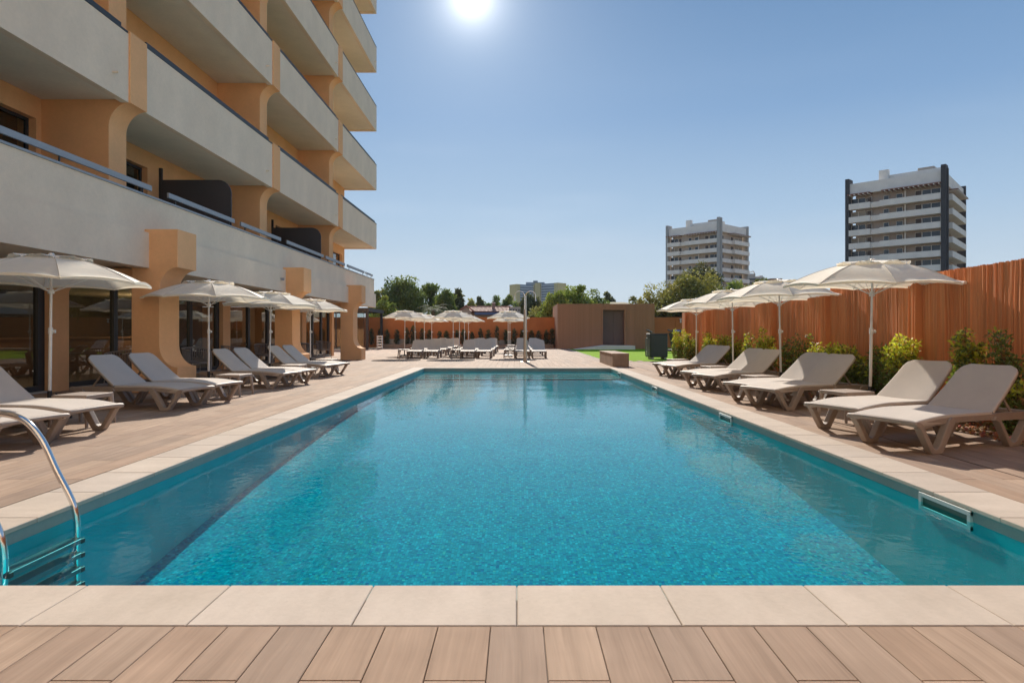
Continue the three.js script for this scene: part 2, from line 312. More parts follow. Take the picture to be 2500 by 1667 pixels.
{
  const basin = structGroup('pool_basin', 'tiled swimming pool basin under the water');
  const prof = [[2.5, .86], [3.2, .76], [4.4, .60], [5.6, .465], [7, .35], [9, .235], [11, .165], [13, .135], [15.4, .125], [18.3, .12]];
  const depthAt = (d) => { let k = 0; while (k < prof.length - 2 && prof[k + 1][0] < d) k++; const a = prof[k], b = prof[k + 1]; return lerp(a[1], b[1], clamp((d - a[0]) / (b[0] - a[0]), 0, 1)); };
  const smoothDepth = (d) => (depthAt(d - .5) + depthAt(d) * 2 + depthAt(d + .5)) / 4;
  part('pool_floor', grid(2, 90, (u, v) => { const x = lerp(PL - .01, PR + .01, u), d = lerp(PN - .02, PF + .02, v); return [x * K, (WL - smoothDepth(d)) * K, -d * K, x * K, -d * K]; }), M.poolFloor, basin);
  const y0 = -1.05, y1 = WL, y2 = -.004;                  // teal tiles below the waterline, a grey-green band above it
  const ring = [[PL - .12, PL, PN - .12, PF + .12], [PR, PR + .12, PN - .12, PF + .12], [PL, PR, PN - .12, PN], [PL, PR, PF, PF + .12]];
  for (const [p, q, s, e] of ring) { part('pool_wall', hb(p, q, y0, y1, s, e), M.poolWall, basin); part('rim_band', hb(p, q, y1 + .0008, y2, s, e), M.poolBand, basin); }
  [[.020, .35], [.042, .75], [.064, 1.2], [.088, 1.7]].forEach(([dy, w]) => part('pool_step', hb(PL + .003, PR - .003, WL - .4, WL - dy, PF - w, PF - .003 - w * .001, .006), M.poolWall, basin));

  // water: a sheet with low swell and rougher patches where the return jets come out on the right
  const jets = [[2.36, 8.75, 1], [2.40, 7.0, 1.0], [2.36, 10.4, .75], [2.3, 14.2, .5]], r = rng(31), W = [];
  for (let k = 0; k < 26; k++) { const l = .35 + 1.4 * r(), a = r() * 6.283; W.push([6.283 / l * Math.cos(a), 6.283 / l * Math.sin(a), r() * 6.283, .00011 * l]); }
  const J = []; for (let k = 0; k < 26; k++) { const l = .07 + .16 * r(), a = r() * 6.283; J.push([6.283 / l * Math.cos(a), 6.283 / l * Math.sin(a), r() * 6.283, .028 * l]); }
  const height = (x, d) => {
    let h = 0; for (const [a, b, p, m] of W) h += m * Math.sin(a * x + b * d + p);
    let e = 0; for (const [jx, jd, s] of jets) e += s * Math.exp(-(((x - jx * K) / .20) ** 2) - ((d - jd * K) / .75) ** 2);
    if (e > .02) { let q = 0; for (const [a, b, p, m] of J) q += m * Math.sin(a * x + b * d + p); h += e * q * .55; }
    return h;
  };
  const x0 = PL * K + .002, x1 = PR * K - .002, d0 = PN * K + .002, d1 = PF * K - .002;
  const water = part(numbered('pool_water'), grid(190, 560, (u, v) => { const x = lerp(x0, x1, u), d = lerp(d0, d1, v); return [x, WL * K + height(x, d), -d, x, -d]; }), M.water, scene);
  water.userData.kind = 'structure'; water.userData.label = 'clear turquoise rippled pool water';
}
// skimmer openings in the right pool wall
{
  const where = ['nearest the camera in the right pool wall', 'second from the camera, in the right pool wall', 'third from the camera, in the right pool wall', 'farthest off, by the far right pool corner'];
  [3.97, 8.13, 12.3, 16.55].forEach((d, i) => {
    const t = thing('pool_skimmer', 'white framed skimmer opening ' + where[i], 'pool skimmer', [PR * K, 0, -d * K], 0, 'skimmer openings along the right pool wall');
    const w = .30, a = -.035, b = -.175, f = .035;
    part('frame', [box(-.022, .004, a - f, a, -w, w, .004), box(-.022, .004, b, b + f, -w, w, .004), box(-.0225, .004, b, a, -w, -w + f, .004), box(-.0225, .004, b, a, w - f, w, .004)], M.skimmer, t);
    part('opening', box(-.006, .004, b + f - .002, a - f + .002, -w + f - .002, w - f + .002), mat('skimmer_dark', [.05, .10, .07], .5), t);
  });
}
// steel ladder at the left edge
{
  const t = thing('pool_ladder', 'polished steel pool ladder at the near left pool corner', 'pool ladder', H(-2.47, 0, 3.39).toArray());
  const rail = (z) => { const q = (x, y) => V(x * K + 2.47 * K, y * K, z); return [tube([q(-3.20, -.01), q(-3.20, .2), q(-3.17, .42), q(-3.07, .525), q(-2.92, .545), q(-2.78, .515), q(-2.68, .42), q(-2.58, .22), q(-2.49, .04), q(-2.47, -.05), q(-2.468, -.3), q(-2.468, -.62)], .0215, 90, 16)]; };
  for (const z of [-.26 * K, .26 * K]) { part('rail', rail(z), M.steel, t); part('anchor_cap', cyl(.05, .035, V(-.73 * K, 0, z), V(-.73 * K, .018, z), 20), M.steel, t); }
  for (const y of [-.166, -.245, -.326, -.41]) { const s = part('step', box(-.055, .045, y * K - .017, y * K + .017, -.26 * K + .01, .26 * K - .01, .006), M.step, t); for (const z of [-1, 1]) part('step_bracket', box(-.052, .05, y * K - .02, y * K + .016, z * .26 * K - .02, z * .26 * K + .02, .008), M.black, s); }
}
// drain slot in the right deck
struct('drain_slot', hb(3.471, 3.484, -.011, -.004, -1.9, 22.2), M.black, 'narrow dark drain slot running along the right deck');

// ---------------------------------------------------------------- the hotel on the left
const hotel = thing('hotel_building', 'tall ochre and grey-beige hotel with stacked balconies left of the pool', 'building');
const GX = -7.9;                                          // the glazed wall, in eye heights
const BAYS = [-8.0, -1.65, 4.7, 11.05, 17.4, 23.75];      // middle of each cross wall
const shapeZ = (draw, d0, d1, bev = 0) => { const s = new THREE.Shape(); draw(s); const g = extrude(s, (d1 - d0) * K, bev, 14); g.translate(0, 0, -d1 * K); return boxUV(g); };
const mv = (s, x, y) => s.moveTo(x * K, y * K), ln = (s, x, y) => s.lineTo(x * K, y * K), qc = (s, a, b, x, y) => s.quadraticCurveTo(a * K, b * K, x * K, y * K);
const arcTo = (s, cx, cy, rx, ry, a0, a1, cw) => s.absellipse(cx * K, cy * K, rx * K, ry * K, a0, a1, cw, 0);
{
  // ground floor columns with flared head and foot
  for (const d of BAYS.slice(1)) {
    part('column', shapeZ((s) => {
      mv(s, -6.36, 0); ln(s, -5.6, 0); ln(s, -5.6, .42);
      arcTo(s, -5.6, .80, .30, .38, -Math.PI / 2, -Math.PI, true);
      ln(s, -5.90, 1.70); arcTo(s, -5.6, 1.70, .30, .37, Math.PI, Math.PI / 2, true);
      ln(s, -5.6, 2.70); ln(s, -6.36, 2.70); s.closePath();
    }, d - .31, d + .31, .008), M.ochre, hotel);
    part('inner_pillar', hb(GX - .1, GX + .14, 0, 2.06, d - .22, d + .22), M.ochre, hotel);
    part('portal_beam', shapeZ((s) => {                   // joins column and pillar, rounded at both corners
      mv(s, GX + .14, 2.06); ln(s, GX + .14, 1.60); arcTo(s, GX + .44, 1.60, .30, .30, Math.PI, Math.PI / 2, true); ln(s, -6.66, 1.90); arcTo(s, -6.66, 1.60, .30, .30, Math.PI / 2, 0, true); ln(s, -6.36, 2.06); s.closePath();
    }, d - .2, d + .2), M.ochre, hotel);
  }
  // band over the columns, terrace slab and parapet
  part('fascia', [hb(-6.30, -6.07, 2.06, 2.64, -9, 28.0)], M.white, hotel);
  part('terrace_slab', [hb(-14, -6.301, 2.10, 2.36, -9, 27.97)], M.soffit, hotel);
  part('parapet', [hb(-6.28, -6.145, 2.641, 3.25, -9, 27.98), hb(-7.7, -6.281, 2.361, 3.25, 27.85, 27.979)], M.white, hotel);
  part('parapet_cap', hb(-6.30, -6.125, 3.251, 3.285, -9, 27.99, .004), M.railGrey, hotel);
  part('fascia_light', hb(-6.07, -6.0, 2.33, 2.40, 16.7, 16.78, .01), M.railGrey, hotel);
  for (const [a, b] of [[-8.5, -3.4], [-3.1, 1.6], [1.9, 6.4], [6.6, 11.02], [11.55, 14.25], [14.58, 17.05], [17.5, 20.8], [21.05, 23.4], [23.75, 26.4], [26.65, 27.9]]) {
    const rl = part('terrace_rail', hb(-6.215, -6.18, 3.385, 3.475, a, b, .004), M.railGrey, hotel), n = Math.max(2, Math.round((b - a) / 1.3));
    for (let k = 0; k < n; k++) { const d = lerp(a + .25, b - .25, k / (n - 1)); part('rail_post', hb(-6.205, -6.19, 3.285, 3.40, d - .012, d + .012), M.dark, rl); }
  }
  for (const d of [1.5, 7.9, 14.38, 20.95]) part('partition_screen', shapeZ((s) => { mv(s, GX, 2.37); ln(s, -6.31, 2.37); ln(s, -6.31, 4.06); arcTo(s, -6.61, 4.06, .30, .30, 0, Math.PI / 2, false); ln(s, GX, 4.36); s.closePath(); }, d - .018, d + .018, .003), M.darkScreen, hotel, 'dark terrace partition with one rounded top corner');
  for (const d of [1.5, 7.9, 14.38, 20.95]) part('screen_post', hb(GX, GX + .06, 2.37, 4.62, d - .03, d + .03), M.dark, hotel);

  // cross walls that step out at every balcony
  const N = 7, B0 = 4.81, FL = 2.70, PH = 1.14, OUT = -6.42, IN = -6.78, TOP = B0 + FL * N - .4;
  for (const d of BAYS) part('cross_wall', shapeZ((s) => {
    mv(s, -8.3, 2.36); ln(s, IN, 2.36);
    for (let n = 0; n < N; n++) { const b = B0 + FL * n; ln(s, IN, b - .40); arcTo(s, OUT, b - .40, IN - OUT < 0 ? OUT - IN : .36, .40, Math.PI, Math.PI / 2, true); ln(s, OUT, b + PH + .04); ln(s, IN, b + PH + .04); }
    ln(s, IN, TOP); ln(s, -8.3, TOP); s.closePath();
  }, d - .24, d + .24, .006), M.ochre, hotel);

  // balconies
  for (let n = 0; n < N; n++) for (let k = 0; k < BAYS.length; k++) {
    if (n >= 3 && k < 1) continue;
    const b = B0 + FL * n, d0 = BAYS[k] + .242, d1 = k + 1 < BAYS.length ? BAYS[k + 1] - .242 : 29.9, end = k + 1 === BAYS.length;
    const bal = part('balcony', [hb(-6.58, -6.45, b, b + PH, d0, d1, .006), ...(end ? [hb(-8.2, -6.581, b, b + PH, d1 - .13, d1)] : [])], M.white, hotel);
    part('balcony_floor', hb(GX + .002, -6.582, b + .055, b + .22, d0, end ? d1 - .131 : d1), M.soffit, bal);
    part('balcony_rail', [hb(-6.56, -6.44, b + PH + .002, b + PH + .03, d0 + .03, d1 - .03), hb(-6.54, -6.50, b + PH + .05, b + PH + .135, d0 + .12, d1 - .12, .003)], M.dark, bal);
    part('drain_spout', cyl(.022, .022, H(-6.46, b + .34, d1 - .42), H(-6.36, b + .34, d1 - .42), 10), M.white, bal);
  }
  // facade wall with window openings, one wall piece per bay and storey
  const frame = (x, y0, y1, a, b, w, t) => [hb(x, x + t, y0, y0 + w, a, b), hb(x, x + t, y1 - w, y1, a, b), hb(x, x + t - .002, y0 + w, y1 - w, a, a + w), hb(x, x + t - .002, y0 + w, y1 - w, b - w, b)];
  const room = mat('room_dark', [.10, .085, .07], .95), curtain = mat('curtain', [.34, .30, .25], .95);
  for (let n = -1; n < N - 1; n++) for (let k = 0; k < BAYS.length; k++) {
    if (k < 2 && n > 1) continue;
    const y0 = n < 0 ? 2.36 : B0 + FL * n + .22, y1 = B0 + FL * (n + 1) + .055, d0 = BAYS[k] + .242, d1 = k + 1 < BAYS.length ? BAYS[k + 1] - .242 : 29.55, m = (d0 + d1) / 2;
    const wins = n < 3 ? [[d0 + .70, d0 + 2.62], [d1 - 2.2, d1 - .12]] : [];
    const s = poly([[-d1, y0], [-d0, y0], [-d0, y1], [-d1, y1]].map(([a, b]) => [a * K, b * K]));
    const wy0 = y0 + .001, wy1 = y0 + (n < 0 ? 2.15 : 1.8);
    for (const [a, b] of wins) s.holes.push(poly([[-b, wy0 + .02], [-b, wy1], [-a, wy1], [-a, wy0 + .02]].map(([x, y]) => [x * K, y * K])));
    const g = extrude(s, .22 * K); g.rotateY(-Math.PI / 2); g.translate((GX) * K, 0, 0);   // shape x runs along z
    part('facade_wall', boxUV(g), M.ochre, hotel);
    for (const [a, b] of wins) {
      const w = part('window', frame(GX - .17, wy0 + .02, wy1, a, b, .05, .05), M.dark, hotel);
      part('mullion', hb(GX - .168, GX - .122, wy0 + .07, wy1 - .05, (a + b) / 2 - .03, (a + b) / 2 + .03), M.dark, w);
      part('pane', hb(GX - .146, GX - .1445, wy0 + .07, wy1 - .05, a + .05, b - .05), M.glass, w);
      part('curtain', grid(40, 1, (u, v) => [(GX - .36 + .03 * Math.sin(u * 60)) * K, lerp(wy0, wy1, v) * K, -lerp(a, lerp(a, b, .62), u) * K]), curtain, w);
    }
  }
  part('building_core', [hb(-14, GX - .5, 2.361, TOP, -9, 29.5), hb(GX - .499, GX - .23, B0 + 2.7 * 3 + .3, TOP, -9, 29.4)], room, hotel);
  part('end_wall', [hb(-14, GX - .001, 2.361, TOP + .1, 29.56, 29.8), hb(-14, GX + .14, 0, 2.06, 27.3, 27.6)], M.ochre, hotel);
  part('roof_slab', hb(-14, -6.45, TOP + .101, TOP + .5, -9, 29.9), M.white, hotel);

  // unseen wing behind the camera, added to bounce warm sunlight onto surfaces facing it
  part('added_wing_wall', [hb(-5.6, 11, 0, TOP, -9.4, -9.1)], M.white, hotel);
  part('added_wing_fascia', hb(-5.59, 11, 2.06, 3.25, -9.09, -7.9), M.white, hotel);
  for (const x of [-1.5, 4.8, 11]) part('added_wing_column', hb(x - .3, x + .3, 0, 2.7, -7.899, -7.3, .01), M.ochre, hotel);
  for (let n = 0; n < N; n++) { const b = B0 + FL * n, w = part('added_wing_balcony', hb(-5.59, 11, b, b + PH, -8.1, -7.96), M.white, hotel); part('balcony_floor', hb(-5.59, 11, b + .05, b + .22, -9.09, -8.11), M.soffit, w); }
  for (let n = -1; n < N; n++) for (let k = 0; k < 6; k++) { const y = n < 0 ? .05 : B0 + FL * n + .23, w = part('added_wing_window', hb(-4.6 + k * 2.6, -3.0 + k * 2.6, y, y + 1.72, -9.089, -9.06), M.dark, hotel); part('pane', hb(-4.54 + k * 2.6, -3.06 + k * 2.6, y + .05, y + 1.67, -9.058, -9.055), M.glass, w); }

  // ground floor glazing and the dim dining room behind it
  for (let k = 0; k < BAYS.length; k++) {
    const d0 = BAYS[k] + .222, d1 = k + 1 < BAYS.length ? BAYS[k + 1] - .222 : 27.3, n = k === BAYS.length - 1 ? 3 : 4, w = (d1 - d0) / n;
    for (let i = 0; i < n; i++) {
      const a = d0 + i * w + .004, b = a + w - .008, wide = i === n - 1 ? .15 : .06;
      const p = part('glass_door', [hb(GX - .04, GX + .04, .03, .12, a, b), hb(GX - .04, GX + .04, 1.97, 2.06, a, b), hb(GX - .041, GX + .041, .121, 1.969, a, a + .06), hb(GX - .041, GX + .041, .121, 1.969, b - wide, b)], M.dark, hotel);
      part('pane', hb(GX - .002, GX + .002, .12, 1.97, a + .06, b - wide), M.glass, p);
    }
    part('door_sill', hb(GX - .06, GX + .10, -.012, .028, d0, d1), M.concrete, hotel);
  }
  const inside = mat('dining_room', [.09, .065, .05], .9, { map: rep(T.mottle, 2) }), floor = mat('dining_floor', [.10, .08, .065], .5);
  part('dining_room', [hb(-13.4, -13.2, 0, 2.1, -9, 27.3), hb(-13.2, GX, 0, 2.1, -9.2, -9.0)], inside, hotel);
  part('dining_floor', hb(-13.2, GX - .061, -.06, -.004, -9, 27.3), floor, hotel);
  part('bar_counter', [hb(-12.0, -11.5, 0, .82, 8, 22), hb(-12.05, -11.45, .821, .87, 7.95, 22.05)], mat('bar_wood', [.22, .11, .06], .5), hotel);
}
// lamps glowing in the dining room
[[-10.4, 1.52, 12.6, 'warm round lamp glowing behind the glass left of the first column'], [-10.9, 1.5, 19.4, 'warm round lamp glowing behind the glass past the first column'], [-10.6, 1.52, 9.9, 'warm round lamp glowing behind the nearest glass doors']].forEach(([x, y, d, l]) => {
  const t = thing('pendant_lamp', l, 'lamp', H(x, y, d).toArray(), 0, 'pendant lamps in the dining room');
  const b = part('lamp_bulb', new THREE.SphereGeometry(.11, 20, 14), mat('lamp_glow', [.9, .7, .45], .6, { emissive: col(1, .62, .28), emissiveIntensity: 5 }), t);
  part('cord', cyl(.006, .006, V(0, .1, 0), V(0, (2.1 - y) * K, 0), 6), M.black, t);
  const p = new THREE.PointLight(new THREE.Color(1, .66, .34), 2.5); p.name = 'lamp_light'; p.shadow.radius = 4; p.castShadow = true; b.add(p);
});
// glass and dark metal pergola past the end of the hotel
{
  const t = thing('glass_pergola', 'dark metal framed glass pergola past the end of the hotel', 'pergola', H(-8.6, 0, 39.7).toArray()), q = (x0, x1, y0, y1, d0, d1) => box((x0 + 8.6) * K, (x1 + 8.6) * K, y0 * K, y1 * K, -(d1 - 39.7) * K, -(d0 - 39.7) * K);
  for (const [x, d] of [[-8.62, 37.4], [-8.62, 41.4], [-13, 37.4], [-13, 41.4]]) part('post', q(x - .075, x + .075, 0, 2.36, d - .075, d + .075), M.dark, t);
  part('roof_beam', [q(-13.1, -8.5, 2.2, 2.36, 37.29, 37.5), q(-13.1, -8.5, 2.2, 2.36, 41.3, 41.51), q(-8.73, -8.51, 2.201, 2.361, 37.501, 41.299)], M.dark, t);
  part('roof_panel', q(-13, -8.52, 2.362, 2.40, 37.3, 41.5), M.dark, t);
  for (let i = 0; i < 5; i++) { const a = -12.85 + i * .82, p = part('glass_panel', [q(a, a + .03, .02, 2.19, 37.38, 37.42), q(a + .77, a + .80, .02, 2.19, 37.38, 37.42), q(a + .03, a + .77, .02, .06, 37.38, 37.42), q(a + .03, a + .77, 2.15, 2.19, 37.38, 37.42)], M.dark, t); part('pane', q(a + .03, a + .77, .06, 2.15, 37.397, 37.403), M.glass, p); }
}
{
  const t = thing('slatted_cart', 'small white slatted cart beside the dark pergola post', 'cart', H(-8.05, 0, 38.2).toArray());
  for (const x of [-.17, .17]) for (const z of [-.15, .15]) part('leg', box(x - .015, x + .015, 0, .95, z - .015, z + .015), M.pole, t);
  for (let k = 0; k < 5; k++) part('shelf', box(-.2, .2, .12 + k * .2, .19 + k * .2, -.18, .18, .01), M.pole, t);
}

// ---------------------------------------------------------------- walls, hut, turf, planters
{
  const t = thing('boundary_wall', 'long plain terracotta wall closing the far end of the terrace', 'wall'), r = rng(3);
  const cuts = [-26, -21.5, -17, -12.6, -7.35, -3.0, 1.55, 5.8, 10.3, 14.6, 19];
  for (let i = 0; i < cuts.length - 1; i++) part('wall_panel', hb(cuts[i] + .008, cuts[i + 1] - .008, 0, 1.965 + (r() - .5) * .012, 42 + (r() - .5) * .03, 42.25), M.fenceBack, t);
  for (let i = 1; i < cuts.length - 1; i++) part('wall_post', hb(cuts[i] - .06, cuts[i] + .06, 0, 1.955, 41.955, 42.001), M.fenceBack, t);
}
{
  const t = thing('reed_fence', 'tall terracotta fence of upright reeds along the right side', 'fence'), FX = 5.2;
  const edges = [19.9, 17.55, 15.3, 13.05, 10.8, 8.35, 6.0, 3.7, 1.4, -.9, -3.2, -5.5];
  for (let i = 0; i < edges.length - 1; i++) {
    const d0 = edges[i + 1], d1 = edges[i], top = i < 4 ? 1.605 : 1.745, L = (d1 - d0) * K, step = .115, r = rng(100 + i), nRib = Math.round(L / .021), amp = [], ph = [];
    for (let k = 0; k <= nRib; k++) { amp.push(.002 + .022 * r() ** 3); ph.push(r() * 9); }
    const p = part('fence_panel', hb(FX + .03, FX + .07, 0, top - .01, d0 + .002, d1 - .002), M.fence, t);
    const nx = nRib * 5;
    const g = grid(nx, 12, (w, v) => {                    // runs from the far end to the near end, then back into the jog
      const u = Math.min(1, w * nx / (nx - 4)), jog = Math.max(0, w * nx - (nx - 4)) / 4;
      const s = u * nRib, k = Math.min(nRib - 1, Math.floor(s)), f = s - k, rib = Math.sqrt(Math.max(0, 1 - (2 * f - 1) ** 2));
      const lean = (vnoise(k * .9 + i * 31, v * 2.5 + ph[k], 1e9, 1e9, 5) - .5) * .026 + (vnoise(u * 15 + i * 7, v * 1.6, 1e9, 1e9, 6) - .5) * .055 * sm(clamp(u * 5, 0, 1));
      const out = step * u + rib * .008 + amp[k] + lean + .016 * Math.exp(-(((1 - u) * L / .06) ** 2));
      return [FX * K + .03 - out * (1 - jog) + .03 * jog, v * (top + .012 * (vnoise(k, i, 1e9, 1e9, 8) - .5)) * K, -(d1 * K - u * L) , u * L, v * top * K];
    });
    const c = part('reed_cladding', g, M.fence, t); c.userData.kind = 'stuff';
  }
  part('end_post', hb(FX - .06, FX + .12, 0, 1.6, 19.92, 20.25, .01), M.fence, t);
}
{
  const X0 = 2.43, X1 = 8.26, D = 39, TOP = 2.70, dx0 = 5.15, dx1 = 6.45, y0 = .26, y1 = 2.34;
  const t = thing('service_hut', 'flat-roofed brown hut clad in upright slats with a dark door', 'hut', H((X0 + X1) / 2, 0, D + 2.5).toArray()), cx = (X0 + X1) / 2, cd = D + 2.5, r = rng(8);
  const q = (a, b, c, d, e, f, rr = 0) => box((a - cx) * K, (b - cx) * K, c * K, d * K, -(f - cd) * K, -(e - cd) * K, rr);
  part('hut_body', [q(X0 + .05, dx0, 0, TOP - .03, D + .06, D + 5), q(dx1, X1 - .05, 0, TOP - .03, D + .06, D + 5), q(dx0, dx1, y1, TOP - .03, D + .06, D + 5), q(dx0, dx1, 0, y1, D + .30, D + 5)], M.hutSlat[1], t);
  const n = 62, w = (X1 - X0) / n, slats = [[], [], [], []];
  for (let i = 0; i < n; i++) {
    const a = X0 + i * w + .006, b = a + w - .012, m = M.hutSlat[Math.floor(r() * 4)], out = .0 + (r() - .5) * .012;
    const mid = (a + b) / 2, door = mid > dx0 && mid < dx1;
    slats[M.hutSlat.indexOf(m)].push(door ? q(a, b, y1 + .052, TOP, D + out, D + .058) : q(a, b, 0, TOP, D + out, D + .058));
  }
  for (let i = 0; i < 40; i++) { const d = D + .06 + i * .123; slats[Math.floor(r() * 4)].push(q(X0 + (r() - .5) * .008, X0 + .048, 0, TOP, d + .006, d + .117)); }
  slats.forEach((l, k) => { part('slat_cladding', l, M.hutSlat[k], t).userData.kind = 'stuff'; });
  const dr = part('door', q(dx0, dx1, y0, y1, D + .22, D + .28), M.hutDark, t); part('door_leaf', [q(dx0 + .02, (dx0 + dx1) / 2 - .008, y0 + .02, y1 - .02, D + .20, D + .219), q((dx0 + dx1) / 2 + .008, dx1 - .02, y0 + .02, y1 - .02, D + .20, D + .219)], M.hutDark, dr);
  part('door_frame', [q(dx0 - .06, dx0 - .001, y0, y1, D - .03, D + .2), q(dx1 + .001, dx1 + .06, y0, y1, D - .03, D + .2), q(dx0 - .06, dx1 + .06, y1 + .001, y1 + .05, D - .03, D + .2)], M.hutSlat[2], t);
  part('ramp', (() => { const s = poly([[(3.35 - cx) * K, 0], [(6.85 - cx) * K, 0], [(6.85 - cx) * K, .215 * K], [(5.1 - cx) * K, .235 * K]]), g = extrude(s, 1.3 * K, .004); g.translate(0, 0, -(D - .04 - cd) * K); return boxUV(g); })(), mat('ramp_render', [.80, .77, .72], .9, bump(T.stucco, .5, .002)), t);
}
struct('artificial_turf', sheetWithHole(3.1, 13, 22.2, 42, -.003, []), M.turf, 'bright green artificial turf before the brown hut');
struct('turf_base', hb(3.1, 13, -.06, -.012, 22.2, 42), M.grout);
struct('turf_edging', [hb(3.06, 3.098, -.03, .012, 22.2, 39), hb(3.06, 5.2, -.03, .012, 22.16, 22.198)], M.concrete, 'thin pale edging along the artificial turf');
{
  const t = thing('bench_block', 'low plank-faced bench block on the paving at the far right pool corner', 'bench', H(3.0, 0, 20.25).toArray(), .0);
  part('bench_body', box(-.30, .30, .0, .455, -1.8, 1.8), M.planks[3], t);
  for (let k = 0; k < 3; k++) part('plank', box(-.315, .315, .457, .485, -1.815 + k * 1.212, -1.815 + k * 1.212 + 1.206, .004), M.planks[k], t);
}
{
  const t = thing('far_planter', 'low pale planter kerb with soil under the terracotta wall', 'planter');
  part('kerb', [hb(-8.4, 2.3, 0, .25, 40.9, 41.05, .01)], M.planks[5], t);
  part('soil', hb(-8.4, 2.3, .02, .22, 41.051, 41.95), M.soil, t);
  part('membrane', [hb(-8.3, -4.2, .225, .56, 41.85, 41.94, .01), hb(-2.2, 2.2, .225, .50, 41.86, 41.94, .01)], M.concrete, t);
}
struct('planting_bed', [(() => grid(10, 90, (u, v) => { const x = lerp(4.5, 5.2, u), d = lerp(-2, 20, v); return [x * K, -.012 + .05 * vnoise(x * 5, d * 5, 1e9, 1e9, 2) * Math.sin(u * 3.14), -d * K, x * K, -d * K]; }))()], M.soil, 'narrow bed of brown bark mulch below the reed fence');
{
  const r = rng(55), g = new THREE.IcosahedronGeometry(.022, 0); g.scale(1, .5, .75);
  const im = new THREE.InstancedMesh(g, mat('bark_chip', [.40, .22, .12], .9), 2600), m = new THREE.Matrix4();
  for (let i = 0; i < 2600; i++) { const d = lerp(3.5, 13, r() ** 1.6), e = new THREE.Euler(r() * 3, r() * 6, r() * 3), s = .5 + r() * 1.1; m.compose(H(lerp(4.44, 5.1, r() ** 1.3), .012 + .018 * r(), d), new THREE.Quaternion().setFromEuler(e), V(s, s, s)); im.setMatrixAt(i, m); im.setColorAt(i, col(.6 + r() * .9, .6 + r() * .8, .6 + r() * .7)); }
  im.name = 'bark_chips'; im.castShadow = im.receiveShadow = true; im.userData = { kind: 'stuff', label: 'loose bark chips scattered over the planting bed on the right', category: 'bark chips' }; scene.add(im);
}

